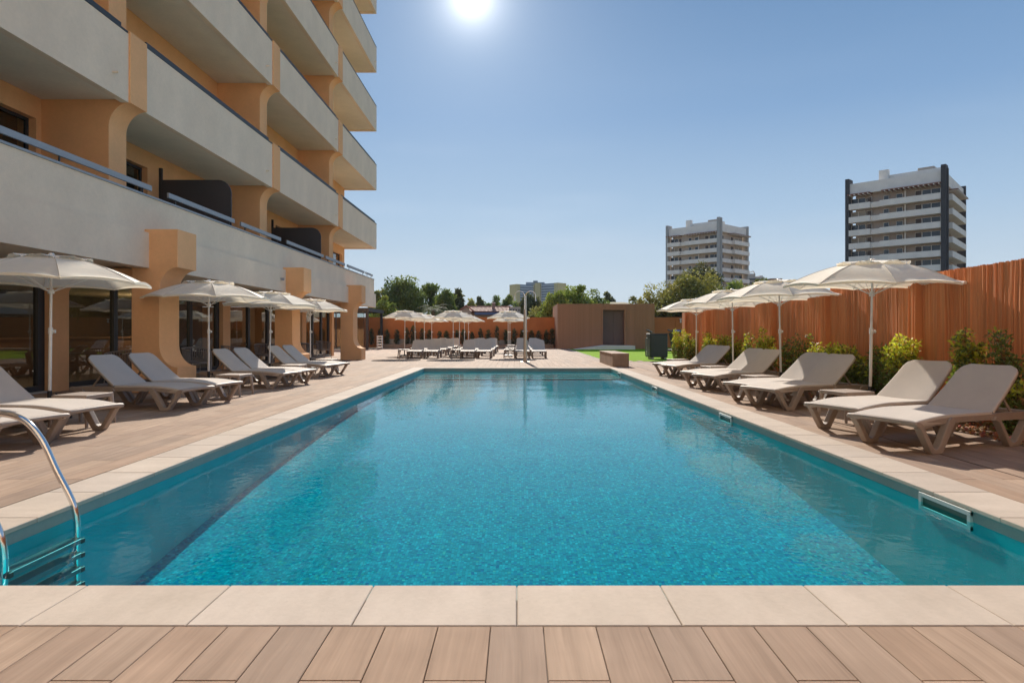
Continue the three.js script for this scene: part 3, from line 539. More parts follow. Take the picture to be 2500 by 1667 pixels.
// ---------------------------------------------------------------- sun loungers
function makeLounger() {                                  // foot at x = 0, head at x = 2.1, centred on z
  const t = thing('sun_lounger', '', 'sun lounger', [0, 0, 0]);
  const W = .395, HX = 1.24, prof = (x) => x < .62 ? lerp(.338, .398, Math.sin(Math.min(1, x / .62) * 1.5708)) : .398 - .006 * (x - .62);
  const ring = (x, y, w, drop, tz = 0, nx = 0, ny = 1) => { // one cross section, with edges rolled down over the rails
    const p = [[-w, -drop], [-w, -.012], [-w + .006, -.004], [-w + .022, 0], [-w * .55, -.003], [-w * .2, -.006], [w * .2, -.006], [w * .55, -.003], [w - .022, 0], [w - .006, -.004], [w, -.012], [w, -drop], [w - .03, -drop], [w - .035, -.022], [-w + .035, -.022], [-w + .03, -drop]];
    return p.map(([z, o]) => V(x + nx * o, y + ny * o, z));
  };
  const rings = []; for (let k = 0; k <= 22; k++) { const x = lerp(.035, HX - .005, k / 22); rings.push(ring(x, prof(x), W - .012 * x, .058 + .022 * Math.sin(Math.min(1, x / .9) * 3.14))); }
  part('seat', boxUV(loft(rings)), M.sling, t);
  // foot bar, bowed a little upward
  const fb = []; for (let k = 0; k <= 14; k++) { const z = lerp(-W - .012, W + .012, k / 14), e = Math.min(1, (1 - Math.abs(z) / (W + .02)) * 9), y = .332 + .006 * (1 - (z / W) ** 2), rr = [.022 + .010 * e, .020 + .008 * e]; fb.push(Array.from({ length: 12 }, (_, j) => { const a = -j / 12 * 6.2832; return V(.022 + rr[0] * Math.cos(a), y + rr[1] * Math.sin(a) - .008, z); })); }
  part('foot_bar', boxUV(loft(fb)), M.taupe, t);
  // backrest shell, rounded at the top corners
  const A = 41 * Math.PI / 180, L = .735, bx = HX + .012, by = .392, back = [], shell = [];
  for (let k = 0; k <= 20; k++) {
    const s = L * k / 20, e = Math.max(0, s - (L - .13)) / .13, w = W - .022 - .045 * (s / L) - .105 * (1 - Math.sqrt(1 - e * e * .985)), bend = .012 * Math.sin(k / 20 * 3.14);
    const x = bx + s * Math.cos(A) + bend * Math.sin(A), y = by + s * Math.sin(A) - bend * Math.cos(A);
    back.push(ring(x, y, w, .038, 0, -Math.sin(A), Math.cos(A)));
    const o = -.040; shell.push([[-w + .001, 0], [-w + .001, .006], [-w * .5, .008], [w * .5, .008], [w - .001, .006], [w - .001, 0], [w * .7, -.022], [-w * .7, -.022]].map(([z, q]) => V(x - Math.sin(A) * (o + q), y + Math.cos(A) * (o + q), z)));
  }
  part('backrest', boxUV(loft(back)), M.sling, t);
  part('backrest_shell', boxUV(loft(shell)), M.taupe, t);
  // tail of the frame behind the hinge
  const rails = []; for (const z of [-1, 1]) { const p = []; for (let k = 0; k <= 14; k++) { const u = k / 14, x = lerp(.10, 2.03, u), y = x < HX ? prof(x) - .062 : lerp(.335, .322, (x - HX) / .8), hh = x < HX ? .030 : .042; p.push([[-.020, -hh], [.018, -hh], [.022, hh], [-.022, hh]].map(([a, b]) => V(x, y + b, z * (W - .024) + a))); } rails.push(loft(p, true, false)); }
  part('side_rail', boxUV(rails[0]), M.taupe, t); part('side_rail', boxUV(rails[1]), M.taupe, t);
  part('rear_bar', box(1.985, 2.055, .285, .358, -W + .02, W - .02, .018), M.taupe, t);
  part('cross_bar', box(HX + .03, HX + .08, .30, .345, -W + .045, W - .045, .008), M.taupe, t);
  // V legs cut from one profile: foot pair and head pair
  const vee = (pts, hole) => { const s = new THREE.Shape(); pts(s); const h = new THREE.Path(); hole(h); s.holes.push(h); return s; };
  const front = new THREE.Shape(); front.moveTo(.0, .325); front.lineTo(.03, .345); front.bezierCurveTo(.085, .345, .125, .31, .15, .25); front.lineTo(.262, .075); front.quadraticCurveTo(.305, .03, .348, .075); front.lineTo(.492, .325); front.quadraticCurveTo(.535, .388, .575, .35); front.quadraticCurveTo(.598, .315, .572, .275); front.lineTo(.405, .014); front.quadraticCurveTo(.397, 0, .378, 0); front.lineTo(.258, 0); front.quadraticCurveTo(.243, 0, .234, .014); front.lineTo(.072, .265); front.quadraticCurveTo(.05, .295, .005, .295); front.closePath();
  const rear = new THREE.Shape(); rear.moveTo(1.24, .345); rear.quadraticCurveTo(1.31, .345, 1.345, .285); rear.lineTo(1.492, .065); rear.quadraticCurveTo(1.545, .02, 1.598, .07); rear.lineTo(1.775, .30); rear.quadraticCurveTo(1.81, .35, 1.87, .352); rear.lineTo(2.04, .352); rear.quadraticCurveTo(2.055, .31, 2.0, .292); rear.quadraticCurveTo(1.90, .29, 1.86, .25); rear.lineTo(1.655, .014); rear.quadraticCurveTo(1.645, 0, 1.625, 0); rear.lineTo(1.49, 0); rear.quadraticCurveTo(1.475, 0, 1.465, .014); rear.lineTo(1.31, .255); rear.quadraticCurveTo(1.285, .298, 1.21, .30); rear.closePath();
  for (const s of [front, rear]) for (const z of [-1, 1]) { const g = extrude(s, .062, .009, 8); g.translate(0, 0, z * (W - .018) - .031); part('leg', boxUV(g), M.taupe, t); }
  for (const z of [-1, 1]) part('support_strut', bar(V(HX + .30, by + .30 * Math.tan(A) - .05, z * .25), V(HX + .52, .345, z * .25), .016, .028), M.taupe, t);
  return t;
}
const lounger0 = makeLounger(); let loungers = 0;
function lounger(x, d, turn, label, group) {              // (x, d): middle between the two foot-end legs, in eye heights
  const c = Math.cos(turn), s = Math.sin(turn), pos = [x * K - .32 * c, 0, -d * K + .32 * s];
  const o = loungers++ ? copy(lounger0, label, pos, turn, group) : lounger0; o.position.set(...pos); o.rotation.y = turn; o.userData.label = label; o.userData.group = group; return o;
}
const DEG = Math.PI / 180, G1 = 'sun loungers in pairs along the right side of the pool', G2 = 'sun loungers in pairs along the left side of the pool';
lounger(3.325, 5.64, 22 * DEG, 'large taupe sun lounger nearest the camera on the right of the pool', G1);
lounger(3.335, 6.54, 22 * DEG, 'taupe sun lounger just behind the nearest one on the right', G1);
lounger(3.385, 8.62, 20 * DEG, 'nearer taupe lounger of the second pair on the right', G1);
lounger(3.375, 9.34, 20 * DEG, 'farther taupe lounger of the second pair on the right', G1);
lounger(3.415, 11.2, 19 * DEG, 'nearer taupe lounger of the third pair on the right', G1);
lounger(3.40, 11.95, 19 * DEG, 'farther taupe lounger of the third pair on the right', G1);
lounger(3.57, 14.4, 18 * DEG, 'nearer taupe lounger of the last pair on the right, by the dark heat pump', G1);
lounger(3.54, 15.15, 18 * DEG, 'farther taupe lounger of the last pair on the right, by the dark heat pump', G1);
const LA = 180 * DEG - 9 * DEG;
lounger(-4.32, 5.56, LA, 'taupe sun lounger at the left picture edge behind the steel ladder', G2);
lounger(-4.33, 6.38, LA, 'taupe sun lounger behind the one at the left picture edge', G2);
lounger(-4.42, 8.58, LA, 'taupe sun lounger with a shaded backrest before the first ochre column', G2);
lounger(-4.37, 9.38, LA, 'taupe sun lounger at the foot of the first ochre column', G2);
lounger(-4.30, 11.8, LA, 'nearer taupe lounger of the third pair on the left, its backrest in shade', G2);
lounger(-4.25, 12.55, LA, 'farther lounger of the third pair on the left, its backrest half sunlit', G2);
lounger(-4.38, 14.6, LA, 'nearer taupe lounger of the last pair on the left', G2);
lounger(-4.30, 15.3, LA, 'farther taupe lounger of the last pair on the left, by the second column', G2);
const ROWS = ['first', 'second', 'third', 'last'], BLK = ['left', 'middle', 'right'];
[[-3.93, -3.29], [-1.91, -1.27], [.22, .86]].forEach((xs, b) => xs.forEach((x, i) => ROWS.forEach((w, n) => {
  const rr = hash2(b * 9 + i, n, 4) - .5;
  const lo = lounger(x + rr * .05, 24.95 + n * 2.8 + (hash2(b, n * 3 + i, 6) - .5) * .12, 90 * DEG + rr * .05, `${i ? 'right-hand' : 'left-hand'} lounger of the ${w} row in the ${BLK[b]} block beyond the pool`, 'sun loungers in blocks beyond the far pool edge'); lo.scale.z = .86;
})));

// ---------------------------------------------------------------- side tables
function makeTable() {
  const t = thing('side_table', '', 'side table', [0, 0, 0]), w = .25, hgt = .42;
  part('table_top', [box(-w, w, hgt - .022, hgt, -w, w, .010)], M.taupe, t);
  const s = new THREE.Shape(); s.moveTo(-w + .002, hgt - .012); s.lineTo(w - .002, hgt - .012); s.lineTo(w + .004, hgt - .075); s.lineTo(w - .035, hgt - .075); s.quadraticCurveTo(w - .05, hgt - .052, w - .075, hgt - .052); s.lineTo(-w + .075, hgt - .052); s.quadraticCurveTo(-w + .05, hgt - .052, -w + .035, hgt - .075); s.lineTo(-w - .004, hgt - .075); s.closePath();
  for (let k = 0; k < 4; k++) { const g = extrude(s, .014, .003); g.translate(0, 0, w - .017); g.rotateY(k * Math.PI / 2); part('apron', boxUV(g), M.taupe, t); }
  for (const sx of [-1, 1]) for (const sz of [-1, 1]) { const ring = (y, o, r) => Array.from({ length: 8 }, (_, j) => { const a = -(j + .5) / 8 * 6.2832; return V(sx * (w - .03 + o) + r * Math.cos(a) * 1.15, y, sz * (w - .03 + o) + r * Math.sin(a) * 1.15); }); part('leg', boxUV(loft([ring(0, .045, .017), ring(.2, .022, .023), ring(hgt - .03, 0, .032)])), M.taupe, t); }
  return t;
}
const table0 = makeTable(); let tables = 0;
function sideTable(x, d, turn, label) { const p = H(x, 0, d).toArray(), o = tables++ ? copy(table0, label, p, turn, 'side tables beside the loungers') : table0; o.position.set(...p); o.rotation.y = turn; o.userData.label = label; o.userData.group = 'side tables beside the loungers'; }
sideTable(3.76, 7.42, .3, 'taupe side table behind the second lounger on the right');
sideTable(3.75, 10.05, .3, 'taupe side table between the second and third pairs on the right');
sideTable(3.9, 12.85, .25, 'taupe side table between the third and last pairs on the right');
sideTable(3.98, 16.1, .2, 'taupe side table past the last pair on the right');
sideTable(-4.70, 7.05, -.1, 'taupe side table beside the nearest parasol pole on the left');
sideTable(-4.50, 10.35, -.1, 'taupe side table beside the second parasol pole on the left');
sideTable(-4.60, 13.4, -.1, 'taupe side table beside the third parasol pole on the left');
sideTable(-4.70, 16.1, -.1, 'taupe side table beside the last parasol pole on the left');
[-4.40, -2.37, -.30].forEach((x, b) => ROWS.forEach((w, n) => sideTable(x, 25.35 + n * 2.8, .02, `side table at the left of the ${w} row in the ${BLK[b]} block beyond the pool`)));

// ---------------------------------------------------------------- parasols
function makeParasol() {
  const t = thing('parasol', '', 'parasol', [0, 0, 0]), R = 1.27, y0 = 1.955, yTop = 2.30, rv = .40, N = 8, da = 2 * Math.PI / N;
  const prof = (u) => { const r = lerp(rv * .62, R, u), h = yTop - (yTop - y0) * Math.pow(u, 1.6); return [r, h]; };
  const panel = (r0, fn, nu, nv) => grid(nu, nv, (u, v) => {
    const a = (v - .5) * da, [r, h] = fn(u), edge = Math.cos(da / 2) / Math.cos(a), chord = lerp(1, edge, .88), sag = -.018 * u * (1 - (2 * v - 1) ** 2) * (1 - .3 * u), tip = u > .999 ? 0 : 0;
    return [r * chord * Math.cos(a), h + sag + .052 * Math.pow(Math.max(0, u - .80) / .20, 2) * (1 - (2 * v - 1) ** 2) + tip, r * chord * Math.sin(a), u * 1.2, v * .9];
  });
  const g = panel(0, prof, 16, 10), hem = grid(10, 2, (u, v) => { const a = (u - .5) * da, edge = Math.cos(da / 2) / Math.cos(a), ch = lerp(1, edge, .88), q = 1 - (2 * u - 1) ** 2; return [R * ch * Math.cos(a) - .004 * v, y0 + .006 - .018 * .7 * q + .052 * q - v * (.030 + .010 * q), R * ch * Math.sin(a), u, v * .1]; });
  for (let k = 0; k < N; k++) { const o = part('canopy_panel', g, M.canopy, t); o.rotation.y = k * da; part('valance', hem, M.canopy, o); }
  const flap = grid(10, 6, (v, u) => { const a = (v - .5) * da, r = lerp(.03, .50, u), h = 2.345 - .072 * Math.pow(u, 1.3), w = 1 - (2 * v - 1) ** 2; return [r * Math.cos(a), h + .040 * u * u * w - .006 * u * u * (1 - w) + .008 * u * Math.sin(v * 19), r * Math.sin(a), v * .3, u * .4]; });
  for (let k = 0; k < N; k++) { const o = part('vent_flap', flap, M.canopy, t); o.rotation.y = k * da; }
  for (let k = 0; k < N; k++) {
    const a = (k + .5) * da, dir = V(Math.cos(a), 0, -Math.sin(a)), at = (u, dy) => { const [r, h] = prof(u); return V(dir.x * r, h + dy, dir.z * r); };
    const pts = [0, .25, .5, .75, 1].map((u) => at(u, -.010)); pts[0].set(dir.x * .03, 2.30, dir.z * .03);
    part('rib', tube(pts, .0055, 14, 6), M.pole, t);
    part('seam', tube([.16, .3, .5, .75, .985].map((u) => at(u, .0015)), .0045, 14, 5), M.seam, t);
    part('strut', cyl(.005, .005, at(.48, -.016), V(dir.x * .035, 1.83, dir.z * .035), 6), M.pole, t);
  }
  part('hub', cyl(.042, .036, V(0, 1.80, 0), V(0, 1.86, 0), 14), M.pole, t);
  part('top_cap', [cyl(.030, .042, V(0, 2.325, 0), V(0, 2.358, 0), 14), cyl(.040, .024, V(0, 2.358, 0), V(0, 2.376, 0), 14)], M.pole, t);
  part('upper_pole', cyl(.017, .017, V(0, 1.20, 0), V(0, 2.33, 0), 14), M.pole, t);
  part('lower_pole', cyl(.0215, .0215, V(0, .16, 0), V(0, 1.24, 0), 14), M.pole, t);
  const c = part('collar', cyl(.030, .030, V(0, 1.225, 0), V(0, 1.315, 0), 14), M.pole, t); part('clamp_knob', cyl(.020, .026, V(.028, 1.262, 0), V(.062, 1.262, 0), 12), M.pole, c);
  const b = part('base_sleeve', cyl(.030, .028, V(0, .07, 0), V(0, .42, 0), 14), M.black, t); part('base_knob', [cyl(.008, .008, V(.025, .36, 0), V(.075, .36, 0), 8), cyl(.024, .024, V(.072, .36, 0), V(.09, .36, 0), 10)], M.black, b);
  part('base_slab', box(-.25, .25, .045, .10, -.25, .25, .02), M.dark, t);
  for (const x of [-.2, .2]) for (const z of [-.2, .2]) part('caster', cyl(.03, .03, V(x - .012, .03, z), V(x + .012, .03, z), 12), M.black, t);
  return t;
}
const parasol0 = makeParasol(); let parasols = 0;
function parasol(x, d, label, turn, tilt = [0, 0], s = 1, group) {
  const p = H(x, 0, d).toArray(), o = parasols++ ? copy(parasol0, label, p, turn) : parasol0; o.position.set(...p); o.rotation.set(tilt[0], turn, tilt[1]); o.scale.set(s, 1, s); o.userData.label = label; o.userData.group = group;
}
const GP = 'cream parasols along the pool sides', GB = 'cream parasols in the blocks beyond the pool';
parasol(4.34, 8.0, 'large cream parasol nearest the camera on the right, before the reed fence', .12, [.035, .0], 1, GP);
parasol(4.43, 10.9, 'second cream parasol from the camera on the right', .2, [-.01, .02], 1, GP);
parasol(4.45, 13.37, 'third cream parasol from the camera on the right', .35, [-.02, .01], 1, GP);
parasol(4.69, 17.0, 'farthest cream parasol on the right, before the corner of the reed fence', .1, [0, 0], 1, GP);
parasol(-5.32, 7.4, 'large cream parasol at the left picture edge', .3, [0, -.012], 1, GP);
parasol(-5.25, 11.08, 'second cream parasol on the left, just past the first column', .15, [0, 0], 1, GP);
parasol(-5.33, 14.0, 'third cream parasol on the left, before the second column', .4, [0, -.02], 1, GP);
parasol(-5.43, 17.1, 'farthest cream parasol on the left, at the second column', .2, [0, 0], .98, GP);
[-4.53, -2.57].forEach((x, b) => [26.2, 29, 31.8, 34.6].forEach((d, n) => parasol(x, d, `cream parasol over the ${ROWS[n]} row of the ${BLK[b]} block beyond the pool`, .1 + .2 * n, [0, (hash2(n, b, 3) - .5) * .03], .9, GB)));
[26.6, 33.6].forEach((d, n) => parasol(n ? -.36 : -.36, d, `cream parasol over the ${n ? 'rear' : 'front'} of the right block beyond the pool, by the shower`, .1, [0, 0], .9, GB));

// ---------------------------------------------------------------- outdoor shower
{
  const t = thing('outdoor_shower', 'steel outdoor shower post with two swan-neck heads beyond the pool', 'shower', H(.28, 0, 22.1).toArray());
  part('post', cyl(.078, .066, V(0, .012, 0), V(0, 2.22, 0), 24), M.brushed, t);
  part('foot_plate', box(-.21, .21, 0, .014, -.12, .12, .004), M.brushed, t);
  for (const s of [-1, 1]) {
    const pts = [V(s * .028, 2.1, 0), V(s * .028, 2.6, 0), V(s * .03, 2.78, 0)]; for (let k = 0; k <= 8; k++) { const a = Math.PI * (1 - k / 8); pts.push(V(s * (.235 + .205 * Math.cos(a)), 2.80 + .20 * Math.sin(a), 0)); } pts.push(V(s * .442, 2.66, 0));
    const p = part('swan_neck', tube(pts, .0185, 70, 10), M.steel, t); part('shower_head', [cyl(.020, .034, V(s * .442, 2.67, 0), V(s * .444, 2.60, 0), 14), cyl(.034, .036, V(s * .444, 2.60, 0), V(s * .444, 2.575, 0), 14)], M.steel, p);
    part('push_button', cyl(.022, .022, V(s * .06, 1.29, .0), V(s * .115, 1.29, 0), 12), M.steel, t);
  }
}
// ---------------------------------------------------------------- heat pump and exercise machines on the turf
{
  const t = thing('heat_pump', 'dark green heat pump cabinet with pipes on the turf edge', 'heat pump', H(5.25, 0, 24.35).toArray(), .06), g = mat('dark_green_metal', [.018, .030, .032], .35), m = mat('dark_green_fin', [.03, .055, .058], .3, { metalness: .4 });
  part('cabinet', box(-.42, .40, .09, 1.16, -.36, .36, .03), g, t); part('lid', box(-.44, .42, 1.161, 1.19, -.38, .38, .01), g, t);
  for (let k = 0; k < 16; k++) part('fin', box(-.432, -.421, .14 + k * .062, .18 + k * .062, -.31, .31, .004), m, t);
  part('front_panel', box(-.30, .36, .14, 1.12, .361, .372, .004), g, t);
  for (const x of [-.3, .3]) part('foot', box(x - .05, x + .05, 0, .089, -.34, .34, .01), M.concrete, t);
  part('pipe', tube([V(-.36, .98, .1), V(-.50, .98, .1), V(-.56, .93, .1), V(-.565, .6, .1), V(-.565, .2, .1), V(-.55, .14, .1), V(-.46, .13, .1), V(-.40, .13, .1)], .026, 60, 10), mat('grey_pipe', [.16, .165, .17], .5), t);
}
{
  const mk = (label, pos, turn, screen) => {
    const t = thing('exercise_machine', label, 'exercise machine', pos, turn, 'exercise machines behind the heat pump');
    part('running_deck', box(-.38, .38, .10, .20, -.9, .75, .03), M.black, t); for (const x of [-.35, .35]) { part('upright', bar(V(x, .15, -.55), V(x, 1.22, -.75), .06, .09), M.dark, t); part('handrail', bar(V(x, 1.0, -.70), V(x, .96, -.05), .04, .04), M.dark, t); }
    part('console', (() => { const g = box(-.36, .36, -.03, .03, -.17, .17, .02); g.rotateX(.5); g.translate(0, 1.32, -.72); return g; })(), M.black, t);
    part('screen', (() => { const g = box(-.22, .22, .031, .036, -.12, .12); g.rotateX(.5); g.translate(0, 1.32, -.72); return g; })(), mat('screen_' + pos[0].toFixed(1), screen, .25), t); return t;
  };
  mk('black treadmill showing just left above the dark heat pump', H(7.1, 0, 32).toArray(), 1.2, [.03, .03, .035]);
  mk('black treadmill with a tilted console right of the heat pump', H(8.15, 0, 32).toArray(), 1.2, [.03, .035, .04]);
  mk('exercise machine with a blue console near the fence corner', H(8.5, 0, 33).toArray(), .4, [.03, .10, .30]);
  const wl = thing('wall_lamp', 'small white wall light on the terracotta wall past the treadmills', 'lamp', H(10.55, 1.72, 41.92).toArray()); part('lamp_body', box(-.05, .05, -.14, .14, -.05, .05, .015), M.pole, wl); part('lamp_shade', box(-.09, .09, .141, .20, -.09, .09, .01), M.pole, wl);
}
// ---------------------------------------------------------------- terrace chairs and tables under the hotel
function makeChair() {
  const t = thing('rope_armchair', '', 'armchair', [0, 0, 0]), R = .31, ang = (u) => lerp(-2.15, 2.15, u);
  part('seat', cyl(.27, .275, V(0, .40, 0), V(0, .45, 0), 24), M.rope, t);
  const curve = (y, r) => { const p = []; for (let k = 0; k <= 18; k++) { const a = ang(k / 18), f = Math.cos(a / 2); p.push(V(r * Math.sin(a), y - (1 - f) * .13 * (y > .6 ? 1 : 0), -r * Math.cos(a))); } return p; };
  part('top_rail', tube(curve(.83, R + .045), .014, 50, 8), M.chairFrame, t); part('mid_rail', tube(curve(.46, R - .01), .011, 40, 6), M.chairFrame, t);
  const st = []; for (let k = 0; k < 26; k++) { const u = (k + .5) / 26, a = ang(u), f = Math.cos(a / 2), yT = .83 - (1 - f) * .13; st.push(bar(V((R - .01) * Math.sin(a), .44, -(R - .01) * Math.cos(a)), V((R + .045) * Math.sin(a), yT, -(R + .045) * Math.cos(a)), .028, .010)); }
  part('rope_back', st, M.rope, t).userData.kind = 'stuff';
  for (const [x, z] of [[-.22, -.2], [.22, -.2], [-.22, .2], [.22, .2]]) part('leg', cyl(.011, .015, V(x * 1.22, 0, z * 1.22), V(x, .42, z), 8), M.chairFrame, t);
  part('stretcher', [cyl(.008, .008, V(-.25, .2, -.22), V(.25, .2, -.22), 6), cyl(.008, .008, V(-.25, .2, .22), V(.25, .2, .22), 6)], M.chairFrame, t);
  return t;
}
const chair0 = makeChair(); let chairs = 0;
function chair(x, d, turn, label) { const p = H(x, 0, d).toArray(), o = chairs++ ? copy(chair0, label, p, turn) : chair0; o.position.set(...p); o.rotation.y = turn; o.userData.label = label; o.userData.group = 'grey rope armchairs along the hotel glazing'; }
chair(-7.2, 11.85, -.4, 'grey rope armchair showing behind the first column pair of loungers');
chair(-7.0, 14.2, 1.0, 'grey rope armchair just right of the first ochre column');
chair(-7.45, 13.1, -.5, 'grey rope armchair half hidden by the first ochre column');
chair(-7.15, 16.4, 2.2, 'grey rope armchair behind the low table past the first column');
chair(-7.25, 18.7, .6, 'grey rope armchair left of the second ochre column');
chair(-7.35, 20.0, -.4, 'grey rope armchair hidden in part by the second ochre column');
chair(-7.25, 24.4, 1.2, 'grey rope armchair between the second and third columns');
chair(-7.1, 21.6, 2.4, 'grey rope armchair just right of the second ochre column');
function bistro(x, d, label) { const t = thing('round_table', label, 'table', H(x, 0, d).toArray(), 0, 'round tables along the hotel glazing'); part('table_top', cyl(.40, .41, V(0, .72, 0), V(0, .75, 0), 36), M.dark, t); part('pedestal', cyl(.035, .035, V(0, .02, 0), V(0, .72, 0), 14), M.chairFrame, t); part('foot', cyl(.24, .22, V(0, 0, 0), V(0, .022, 0), 28), M.chairFrame, t); }
bistro(-7.25, 15.4, 'dark round table right of the first ochre column');
bistro(-7.3, 19.35, 'dark round table left of the second ochre column');
bistro(-7.25, 22.6, 'dark round table right of the second ochre column');
bistro(-7.35, 12.5, 'dark round table behind the first ochre column');

// ---------------------------------------------------------------- leaves, shrubs, trees
const at = (px, py, d) => H((px - PX) / F * d, 1 - (py - PY) / F * d, d);   // a photo pixel at a depth, in eye heights
function leaves(list, size, seed, fold = .25) {           // list of [x, y, z, [r, g, b], scale, up-bias]: one bent leaf each
  const n = list.length, pos = new Float32Array(n * 18), cl = new Float32Array(n * 18), r = rng(seed), a = V(0, 0, 0), b = V(0, 0, 0), c = V(0, 0, 0);
  list.forEach(([x, y, z, k, s = 1], i) => {
    a.set(r() - .5, r() - .5, r() - .5).normalize(); b.set(r() - .5, r() * .8 - .2, r() - .5).normalize(); c.crossVectors(a, b).normalize(); b.crossVectors(c, a).normalize();
    const L = size * s * (.7 + .6 * r()), w = L * .27, f = L * fold * .35, o = i * 18;
    const p = [[0, 0, 0], [.45 * L, w, f], [L, 0, 0], [0, 0, 0], [L, 0, 0], [.45 * L, -w, f]];
    p.forEach(([u, v, q], j) => { pos[o + j * 3] = x + a.x * u + b.x * v + c.x * q; pos[o + j * 3 + 1] = y + a.y * u + b.y * v + c.y * q; pos[o + j * 3 + 2] = z + a.z * u + b.z * v + c.z * q; for (let m = 0; m < 3; m++) cl[o + j * 3 + m] = k[m]; });
  });
  const g = new THREE.BufferGeometry(); g.setAttribute('position', new THREE.BufferAttribute(pos, 3)); g.setAttribute('color', new THREE.BufferAttribute(cl, 3)); g.computeVertexNormals(); return g;
}
function crownGeo({ w, h, y0, clumps, per, size, tones, seed, flat = 1, clumpR = .34, ragged = .25 }) {
  const r = rng(seed), list = [], cs = [];
  for (let k = 0; k < clumps; k++) {                      // clumps scattered through the crown, most of them near its skin
    let x, y, z; do { x = r() * 2 - 1; y = r() * 2 - 1; z = r() * 2 - 1; } while (x * x + y * y + z * z > 1 || x * x + y * y + z * z < .12);
    const q = 1 + ragged * (r() - .35), taper = 1 - .28 * Math.max(0, y);
    cs.push([x * w / 2 * q * taper, y0 + (y * .5 + .5) * h * q, z * w / 2 * q * taper * flat, clumpR * w * .5 * (.55 + .8 * r()), tones[Math.floor(r() * tones.length)]]);
  }
  for (const [x, y, z, R, tone] of cs) for (let k = 0; k < per; k++) {
    const a = r() * 6.283, e = Math.asin(r() * 2 - 1), q = R * (.35 + .75 * Math.sqrt(r())), v = .7 + .6 * r();
    list.push([x + q * Math.cos(a) * Math.cos(e), y + q * .78 * Math.sin(e), z + q * Math.sin(a) * Math.cos(e), tone.map((c) => c * v), 1]);
  }
  return { geo: leaves(list, size, seed + 1), cs };
}
const GREENS = { dark: [[.155, .215, .045], [.20, .26, .055], [.125, .175, .045], [.25, .30, .06]], mid: [[.16, .22, .042], [.20, .27, .05], [.135, .19, .042], [.25, .30, .06]], lime: [[.32, .39, .06], [.26, .335, .055], [.38, .43, .08], [.22, .28, .05]], olive: [[.28, .28, .055], [.34, .325, .07], [.21, .225, .05], [.38, .36, .09]], pine: [[.11, .13, .04], [.145, .155, .05], [.18, .18, .055]] };
function tree(label, px, topPy, wPx, d, o = {}) {         // top and width in photo pixels at a depth
  const u = d * K / F, w = wPx * u * 1.16, top = (PY - topPy) * u + K, y0 = o.y0 ?? top * .25, p = H((px - PX) / F * d, 0, d);
  const t = thing(o.name ?? 'broadleaf_tree', label, 'tree', p.toArray(), 0, o.group);
  const { geo, cs } = crownGeo({ w, h: (top - y0) * .94, y0, clumps: o.clumps ?? 60, per: o.per ?? 130, size: o.size ?? Math.max(.26, .0046 * d * K), tones: GREENS[o.tone ?? 'mid'], seed: Math.round(px * 7 + d), clumpR: o.clumpR ?? .34, ragged: o.ragged ?? .25 });
  geo.computeBoundingBox();                               // fit the crown to the height and width it has
  const bb = geo.boundingBox, sx = wPx * u * (o.spread ?? 1.42) / Math.max(bb.max.x - bb.min.x, bb.max.z - bb.min.z), sy = 1.04 * (top - y0) / (bb.max.y - y0), fit = new THREE.Matrix4().makeTranslation(0, y0, 0).multiply(new THREE.Matrix4().makeScale(sx, sy, sx)).multiply(new THREE.Matrix4().makeTranslation(-(bb.max.x + bb.min.x) / 2, -y0, -(bb.max.z + bb.min.z) / 2));
  geo.applyMatrix4(fit); cs.forEach((c) => { const v = V(c[0], c[1], c[2]).applyMatrix4(fit); c[0] = v.x; c[1] = v.y; c[2] = v.z; });
  part('crown', geo, M.leafDark, t);
  const lim = [cyl(w * .035 + .06, w * .022 + .04, V(0, 0, 0), V(0, y0 + (top - y0) * .35, 0), 10)];
  cs.slice(0, o.limbs ?? 12).forEach((c) => lim.push(cyl(w * .014 + .02, .015, V(0, y0 + (c[1] - y0) * .35, 0), V(c[0], c[1], c[2]), 6)));
  part('trunk', lim, M.bark, t); return t;
}
tree('big dark green tree at the end of the hotel, tallest left of the far terrace', 980, 675, 104, 62, { tone: 'dark', clumps: 110, per: 180, spread: 1.25 });
tree('bright bushy tree right at the end of the hotel parapet', 938, 722, 58, 54, { tone: 'lime', y0: 1.2, clumps: 34 });
tree('dark reddish-green tree edge against the end of the hotel', 925, 706, 44, 66, { tone: 'olive', y0: 1.5, clumps: 30 });
tree('loose open-crowned tree right of the biggest dark tree', 1054, 690, 50, 66, { tone: 'dark', clumps: 34, per: 90, ragged: .6 });
tree('mid green rounded tree behind the palm', 1090, 705, 56, 60, { tone: 'mid', clumps: 50, per: 150 });
tree('dark rounded tree right of the mid green one behind the palm', 1120, 704, 40, 68, { tone: 'pine', clumps: 50, per: 150 });
tree('low yellowish tree above the red roof at its left', 1148, 729, 36, 74, { tone: 'olive', clumps: 30 });
tree('small dark tree above the red tiled roof', 1170, 722, 27, 82, { tone: 'pine', clumps: 24 });
tree('dark tree above the chimney of the red-roofed house', 1208, 723, 44, 84, { tone: 'dark', clumps: 50, y0: .4 });
tree('dark tree left of the shower heads on the skyline', 1243, 720, 36, 86, { tone: 'dark', clumps: 34 });
tree('dark tree right of the shower on the dry slope', 1300, 715, 54, 84, { tone: 'pine', clumps: 50, ragged: .4 });
tree('brownish bush on the dry slope behind the shower', 1315, 748, 66, 70, { tone: 'olive', y0: 1.0, clumps: 40 });
